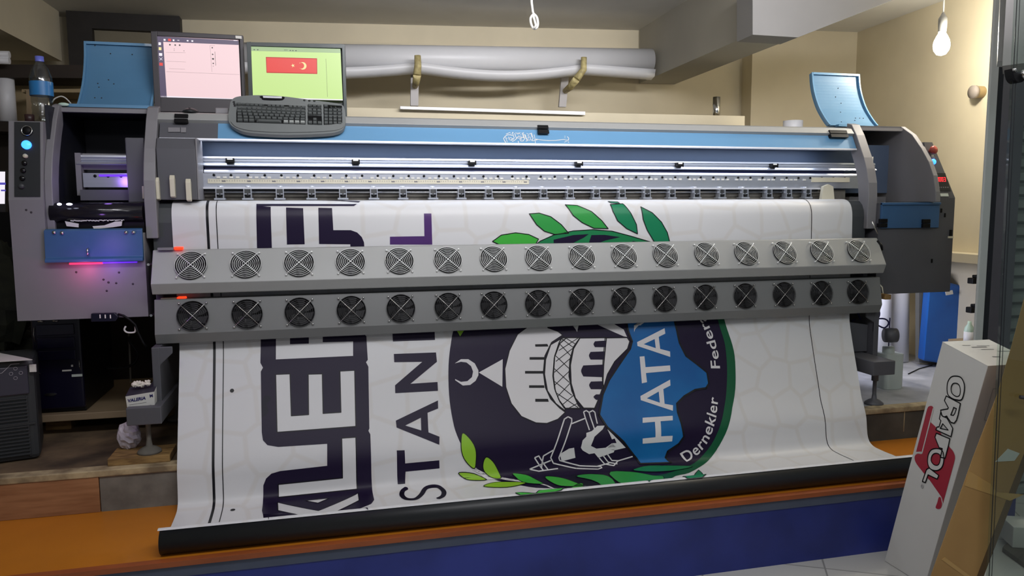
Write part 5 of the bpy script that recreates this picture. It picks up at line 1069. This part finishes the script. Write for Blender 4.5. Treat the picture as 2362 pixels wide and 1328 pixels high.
MB().slab([(3.407,3.785,1.164),(3.742,3.785,1.044),(3.786,3.785,0.401),(3.451,3.785,0.446)], (.0, .03, 0)).build('grey_panel', 'grey_sheet', label='grey panel standing against the right wall behind blue sheet', cat='panel')
cr_ = MB(); 
for P in ([(3.498,3.695,0.901),(3.527,3.695,0.836),(3.494,3.695,0.773)], [(3.468,3.695,0.813),(3.527,3.695,0.836)]): cr_.tube(P, .003, 6)
MB().slab([(3.513,3.680,0.882),(3.561,3.680,0.890),(3.568,3.680,0.867),(3.520,3.680,0.861)], (0, .004, 0)).build('tape_piece', 'paper_white', label='piece of white tape at the bottom corner of right cabinet', cat='tape')
JC = thing('jerry_can', (2.78, 3.32, .431), 'translucent white jerry can standing beside the right printer leg', 'jerry can')
jx, jy = 2.872, 3.36
MB().prism(rounded(jx-.056, jx+.056, jy-.056, jy+.056, .025), .431, .615, axis='z').build('body', 'jerry_plastic', JC, bevel=.02)
MB().lathe([(.03, 0), (.03, .035), (.024, .04), (.0001, .04)], (jx-.005, jy, .610), (0, 0, 1), 20).build('cap', 'jerry_plastic', JC)
MB().tube([(jx-.005, jy, .645), (jx-.005, jy, .80)], .003, 6).build('hose', 'ink_navy', JC)
for nm, P, r, lb in (('ink_hose', [(2.621,3.300,0.851),(2.641,3.300,0.812),(2.681,3.300,0.782),(2.727,3.300,0.793),(2.751,3.300,0.823),(2.749,3.300,0.850)], .004, 'dark blue hose looping below the lower dryer bar end'), ('ink_hose', [(2.622,3.340,0.796),(2.673,3.340,0.810),(2.751,3.340,0.802),(2.817,3.340,0.799),(2.844,3.340,0.776),(2.819,3.340,0.752),(2.779,3.340,0.767)], .004, 'dark blue hose coiled above the right printer leg')):
    MB().tube(smooth2(P, 5, False), r, 8).build(nm, 'ink_navy', label=lb, cat='hose', group='ink hoses of the right leg')
MB().tube([(3.493,3.840,0.760),(3.553,3.840,0.755)], .009, 8).build('water_pipe', 'white_plastic', label='short white water pipe between white rolls and blue sheet', cat='pipe')
for i, (p, lb) in enumerate((([(3.481,3.450,0.970)][0], 'upper black plug on the right wall beside the grey post'), ([(3.481,3.450,0.808)][0], 'lower black plug on the right wall beside grey post'))):
    MB().box(p[0]-.02, p[0]+.05, 3.44, 3.48, p[2]-.018, p[2]+.014).box(p[0]+.005, p[0]+.05, 3.445, 3.475, p[2]+.014, p[2]+.03).build('wall_plug', 'black', label=lb, cat='plug', group='black plugs on the right wall', bevel=.004)
p = [(3.314,3.300,0.662)][0]
SBt = thing('spray_bottle', (p[0], 3.30, p[2]), 'small white bottle with pale blue shoulder behind the grey post', 'bottle')
MB().lathe([(.0001, 0), (.024, 0), (.025, .005), (.025, .055), (.0001, .055)], (p[0], 3.30, p[2]), (0, 0, 1), 18).build('body', 'vinyl_white', SBt)
MB().lathe([(.025, .055), (.022, .075), (.010, .095), (.009, .11), (.0001, .11)], (p[0], 3.30, p[2]), (0, 0, 1), 18).build('shoulder', 'mint_plastic', SBt)
MB().box(3.28, 3.56, 3.20, 3.40, .431, p[2]).build('low_shelf', 'board_beige', label='low pale shelf box under the white bottle beside right wall', cat='shelf')
dd = MB()
for P in ([(3.200,3.586,0.434),(3.363,3.687,0.434),(3.511,3.749,0.434)],): dd.tube(P, .003, 6)
dd.build('loose_wire', 'black', label='thin black wire on the pale floor near blue sheet', cat='wire')
# ------------------------------------------------------------------ far right: post, shutter, glass door
MB().box(2.785, 2.828, 2.74, 2.752, .275, 2.6).build('trim_16', 'post_grey', kind='structure', bevel=.004)
MB().box(2.832, 2.864, 2.75, 2.762, .0, 2.6).build('trim_17', 'gasket', kind='structure')
SHT = thing('roller_shutter', (3.5, 2.85, 0), 'grey green ribbed roller shutter closed behind the glass door', 'shutter')
pr = []
nrib = 34
for k in range(nrib):
    z = 2.10*k/nrib; pr += [(2.86, z), (2.835, z+.012), (2.835, z+.045), (2.86, z+.058)]
pr += [(2.86, 2.10), (2.90, 2.10), (2.90, 0)]
MB().prism(pr, 3.03, 4.3).build('curtain', 'shutter', SHT)
MB().box(2.99, 3.04, 2.80, 2.90, 0, 2.3).build('guide_rail', 'machine_dark', SHT)
q = [(2.505,2.450,2.154),(2.535,2.450,2.155),(2.553,2.450,1.930),(2.518,2.450,1.929)]
MB().slab([(q[0][0], 2.45, 2.6), (q[1][0], 2.45, 2.6), q[2], q[3]], (.10, .10, 0)).build('trim_18', 'post_grey', kind='structure')
q = [(2.384,2.300,2.108),(2.575,2.300,2.120),(2.593,2.300,1.910),(2.386,2.300,1.880)]
MB().slab([(q[0][0], 2.30, 2.6), (q[1][0], 2.30, 2.6), q[2], q[3]], (.15, .14, 0)).build('trim_19', 'header_grey', kind='structure')
DR = thing('glass_door', (2.4, 1.9, 0), 'frameless clear glass door standing at the right edge of view', 'glass door')
e_ = [(2.008,1.900,1.785),(2.036,1.900,0.243)]; xe = (e_[0][0]+e_[1][0])/2
gx = lambda z: e_[1][0]+(e_[0][0]-e_[1][0])*(z-e_[1][2])/(e_[0][2]-e_[1][2])
MB().slab([(gx(.01), 1.896, .01), (3.05, 1.896, .01), (3.05, 1.896, 2.1), (gx(2.1), 1.896, 2.1)], (0, .010, 0)).build('pane', 'door_glass', DR)
MB().slab([(gx(.01)-.002, 1.895, .01), (gx(.01)+.0015, 1.895, .01), (gx(2.1)+.0015, 1.895, 2.1), (gx(2.1)-.002, 1.895, 2.1)], (.003, .003, 0)).build('polished_edge', 'gasket', DR)
MB().slab([(gx(.01)+.008, 1.894, .01), (gx(.01)+.0105, 1.894, .01), (gx(2.1)+.0105, 1.894, 2.1), (gx(2.1)+.008, 1.894, 2.1)], (.0015, .0015, 0)).build('seal_strip', 'gasket', DR)
lk = smooth2([(1.994,1.885,1.785),(2.009,1.885,1.773),(2.036,1.885,1.769),(2.038,1.885,1.751),(2.019,1.885,1.745),(2.002,1.885,1.757)], 3)
MB().slab([Vector(p) for p in lk], (0, .03, 0)).build('lock_body', 'black', DR, bevel=.003)
MB().lathe([(.014, 0), (.014, .016), (.009, .018), (.0001, .018)], [(2.036,1.885,1.769)][0], (0, -1, 0), 18).build('lock_cylinder', 'chrome', DR)
MB().lathe([(.004, 0), (.004, .01), (.0001, .01)], [(1.996,1.885,1.781)][0], (0, -1, 0), 10).build('lock_pin', 'chrome', DR)
p = [(2.105,1.890,0.786),(2.152,1.890,0.779)]; MB().tube([p[0], ((p[0][0]+p[1][0])/2, 1.88, p[0][2]-.003), p[1]], .006, 8).build('door_scratch', 'dirt_spot', DR)
# ------------------------------------------------------------------ ORAFOL carton leaning behind the glass
OC = thing('vinyl_carton', (2.2, 2.3, 0), 'tall white carton printed ORAFOL leaning behind the glass door', 'carton')
def O3(a, b, c):
    o, u, v = FR['ora']; r = FR['orr'][1]
    return tuple(o[i]+r[i]*a+u[i]*(-b)+v[i]*c for i in range(3))
def lenb(a, b):
    o, u, v = FR['ora']; r = FR['orr'][1]; z = o[2]+r[2]*a-u[2]*b; return (z-.001)/v[2]
cs = [(0, 0), (.2, 0), (.2, .2), (0, .2)]
vv = [O3(a, b, 0) for a, b in cs]+[O3(a, b, -lenb(a, b)) for a, b in cs]
ob = MB().add(vv, [(0, 3, 7, 4)], 0).add(vv, [(0, 1, 5, 4)], 1).add(vv, [(1, 2, 6, 5), (2, 3, 7, 6), (4, 5, 6, 7)], 0)
ob.build('body', ['carton_white', 'carton_grey'], OC, bevel=.002)
lidp = MB().add([O3(a, b, .0015) for a, b in cs]+[O3(a, b, .0003) for a, b in cs], [(0, 1, 2, 3), (0, 1, 5, 4), (1, 2, 6, 5), (2, 3, 7, 6), (3, 0, 4, 7)]); lidp.build('top_flap', 'paper_white', OC)
lg = MB(); mats_o = ['logo_red', 'carton_white', 'black', 'carton_grey', 'print_grey']
def LG(mi, lv, P, hole=None): lg.flat([[fpoint('ora', u, v, +.0008+.0005*lv) for u, v in l] for l in [P]+(hole or [])], mi)
def LS(mi, lv, P, w_, closed=True):
    for q in ribbon(P, w_, closed): LG(mi, lv, [tuple(t) for t in q])
RB = smooth2([(-0.1879,-0.2576),(-0.1851,-0.2465),(-0.1761,-0.2386),(-0.1679,-0.2364),(-0.1625,-0.2414)], 3, False)+[(-0.1607,-0.4184),(-0.1678,-0.4210),(-0.1866,-0.4351)]
LG(0, 1, RB)
RM_ = [(-0.1586,-0.2946),(-0.1197,-0.3017),(-0.0534,-0.3363)]+smooth2([(-0.0534,-0.3363),(-0.0367,-0.3419),(-0.0241,-0.3550),(-0.0214,-0.3741)], 3, False)+[(-0.0195,-0.5401),(-0.0306,-0.5287),(-0.1043,-0.4962)]+smooth2([(-0.1332,-0.4873),(-0.1704,-0.4749),(-0.1853,-0.4620),(-0.1861,-0.4469),(-0.1764,-0.4355),(-0.1637,-0.4295)], 3, False)+[(-0.1576,-0.4241)]
LG(0, 1, RM_)
LG(0, 1, smooth2([(-0.0416,-0.5292),(-0.0271,-0.5318),(-0.0216,-0.5524),(-0.0245,-0.5664),(-0.0344,-0.5745),(-0.0438,-0.5745),(-0.0425,-0.5533)], 3))
LS(1, 2, [(-0.1598,-0.4254),(-0.1625,-0.2414)], .004, False); LS(1, 2, [(-0.1863,-0.4360),(-0.1643,-0.4216),(-0.1587,-0.4248)], .004, False); LS(1, 2, [(-0.1006,-0.4976),(-0.0316,-0.5256),(-0.0198,-0.5430)], .004, False)
def ell(c, rx, ry, th, n=28): return [(c[0]+rx*math.cos(k*2*PI/n)*math.cos(th)-ry*math.sin(k*2*PI/n)*math.sin(th), c[1]+rx*math.cos(k*2*PI/n)*math.sin(th)+ry*math.sin(k*2*PI/n)*math.cos(th)) for k in range(n)]
def glyph(P, hole=None):
    LG(1, 3, P, [hole] if hole else None); LS(2, 4, P, .0042)
    if hole: LS(2, 4, hole, .0036)
glyph(smooth2([(-0.1065,-0.0869),(-0.0844,-0.0821),(-0.0655,-0.0970),(-0.0575,-0.1240),(-0.0594,-0.1528),(-0.0784,-0.1633),(-0.0978,-0.1674),(-0.1156,-0.1642),(-0.1263,-0.1483),(-0.1313,-0.1224),(-0.1240,-0.0996)], 4), smooth2([(-0.1008,-0.1109),(-0.0859,-0.1088),(-0.0743,-0.1221),(-0.0712,-0.1414),(-0.0801,-0.1519),(-0.0941,-0.1531),(-0.1053,-0.1483),(-0.1123,-0.1342),(-0.1105,-0.1192)], 4))
glyph([(-0.1226,-0.1713),(-0.0595,-0.1675),(-0.0561,-0.2106),(-0.0566,-0.2304),(-0.0621,-0.2452),(-0.0754,-0.2491),(-0.0927,-0.2413),(-0.0982,-0.2372),(-0.1081,-0.2462),(-0.1203,-0.2456),(-0.1295,-0.2306),(-0.1024,-0.2114),(-0.1016,-0.2060),(-0.1246,-0.1902)], [(-0.0809,-0.1939),(-0.0690,-0.1922),(-0.0705,-0.2132),(-0.0740,-0.2215),(-0.0844,-0.2253)])
glyph([(-0.1269,-0.2346),(-0.1251,-0.2628),(-0.1169,-0.2655),(-0.1174,-0.2906),(-0.1257,-0.2960),(-0.1271,-0.3079),(-0.0599,-0.2968),(-0.0618,-0.2654),(-0.0963,-0.2433),(-0.1164,-0.2471)], [(-0.1064,-0.2713),(-0.0777,-0.2809),(-0.1113,-0.2934)])
glyph([(-0.1215,-0.3183),(-0.0622,-0.3064),(-0.0601,-0.3350),(-0.0596,-0.3824),(-0.0785,-0.3903),(-0.0809,-0.3565),(-0.0946,-0.3610),(-0.1227,-0.3350)])
glyph(smooth2([(-0.1012,-0.3685),(-0.0811,-0.3634),(-0.0684,-0.3742),(-0.0608,-0.4012),(-0.0633,-0.4240),(-0.0769,-0.4433),(-0.0986,-0.4544),(-0.1155,-0.4515),(-0.1262,-0.4364),(-0.1303,-0.4118),(-0.1235,-0.3873)], 4), smooth2([(-0.0986,-0.3861),(-0.0838,-0.3836),(-0.0775,-0.3956),(-0.0766,-0.4137),(-0.0827,-0.4255),(-0.0965,-0.4315),(-0.1107,-0.4268),(-0.1151,-0.4133),(-0.1107,-0.3973)], 4))
glyph([(-0.1214,-0.4672),(-0.1125,-0.4550),(-0.0652,-0.4563),(-0.0674,-0.4727),(-0.1090,-0.4817),(-0.1114,-0.5162),(-0.1251,-0.5202)])
LS(4, 3, ell([(-0.1205,-0.5388)][0], .0055, .0062, 0, 16), .0014)
V_, F_ = text2d('R', .008); c0 = [(-0.1205,-0.5388)][0]
for f in F_: LG(4, 3, [(c0[0]+V_[i][1]-.003, c0[1]-V_[i][0]+.002) for i in f])
lg.build('logo_print', mats_o, OC)
ln = MB()
for P in ([(0.0619,-0.0850),(0.0470,-0.0848),(0.0486,-0.2009),(0.0646,-0.2038)],): 
    for q in ribbon(P, .0016): ln.flat([[fpoint('orr', u, v, .0012) for u, v in [tuple(t) for t in q]]])
ln.build('panel_outline', 'print_grey', OC)
mk = MB()
for a, b, l, w_ in ((.07, .14, .06, .006), (.09, .12, .05, .004), (.08, .06, .03, .006), (.14, .10, .05, .003), (.05, .16, .03, .004), (.10, .15, .05, .003)):
    mk.add([O3(a, b, .0022), O3(a+l, b-.004, .0022), O3(a+l, b-.004+w_, .0022), O3(a, b+w_, .0022)], [(0, 1, 2, 3)])
mk.build('scribbles', 'print_grey', OC)
# brown carton leaning between glass and white carton
BC_ = thing('brown_carton', (2.15, 1.95, 0), 'flat brown cardboard carton leaning right, in front of the white carton', 'carton')
q = [(1.884,1.925,0.336),(1.973,1.925,0.583),(2.052,1.925,0.781),(2.097,1.925,0.939),(2.137,1.925,1.103),(2.230,1.925,1.127),(2.256,1.925,0.832),(2.176,1.925,0.584),(2.021,1.925,0.192)]
low = Vector(q[8]); dl = (Vector(q[8])-Vector(q[7])).normalized()
t_ = (low.z-.002)/-dl.z; bl = low+dl*t_
d0 = (Vector(q[0])-Vector(q[1])).normalized(); t0 = (q[0][2]-.002)/-d0.z; b0 = Vector(q[0])+d0*t0
poly = [b0]+[Vector(p) for p in q[:8]]+[Vector(q[8]), bl]
MB().slab(poly, (.052, .045, 0)).build('body', 'cardboard', BC_, bevel=.002)
eg = [Vector(q[7]), Vector(q[8]), bl]; MB().slab([eg[0], eg[2], eg[2]+Vector((.028, 0, 0)), eg[0]+Vector((.028, 0, 0))], (0, .05, 0)).build('folded_edge', 'cardboard_edge', BC_)
MB().slab([(1.963,1.924,0.549),(2.050,1.924,0.498),(2.078,1.924,0.467),(2.186,1.924,0.449),(2.132,1.924,0.433),(1.950,1.924,0.501)], (0, .0008, 0)).build('tape_strip', 'tape_clear', BC_)
MB().slab([(1.891,1.924,0.271),(1.997,1.924,0.193),(1.983,1.924,0.189),(1.878,1.924,0.265)], (0, .0008, 0)).build('tape_strip', 'tape_clear', BC_)
MB().slab([(2.064,1.924,0.569),(2.110,1.924,0.608),(2.158,1.924,0.589),(2.139,1.924,0.566)], (0, .0008, 0)).build('torn_patch', 'carton_white', BC_)
# small things on the floor at the far right
MB().slab([(2.607,2.373,0.020),(2.549,2.163,0.020),(2.864,2.356,0.020),(2.859,2.510,0.020)], (0, 0, -.018)).build('floor_slab', 'concrete_dark', label='flat grey slab on the floor behind the glass at lower right', cat='slab')
a_ = [(2.641,2.360,0.022),(2.613,2.221,0.022)]; x0, y0 = a_[0][0], a_[0][1]
SB = thing('small_box', (x0+.09, y0, .021), 'small white box standing on the grey slab at the right edge', 'box')
bb = MB().slab([(x0, y0, .021), (x0+.17, y0-.07, .021), (x0+.22, y0+.04, .021), (x0+.05, y0+.11, .021)], (0, 0, .085)); bb.build('body', 'carton_white', SB, bevel=.002)
MB().slab([(x0+.05, y0-.0226, .04), (x0+.16, y0-.0679, .04), (x0+.16, y0-.0679, .06), (x0+.05, y0-.0226, .06)], (-.0004, -.001, 0)).build('printed_stripe', 'black_satin', SB)
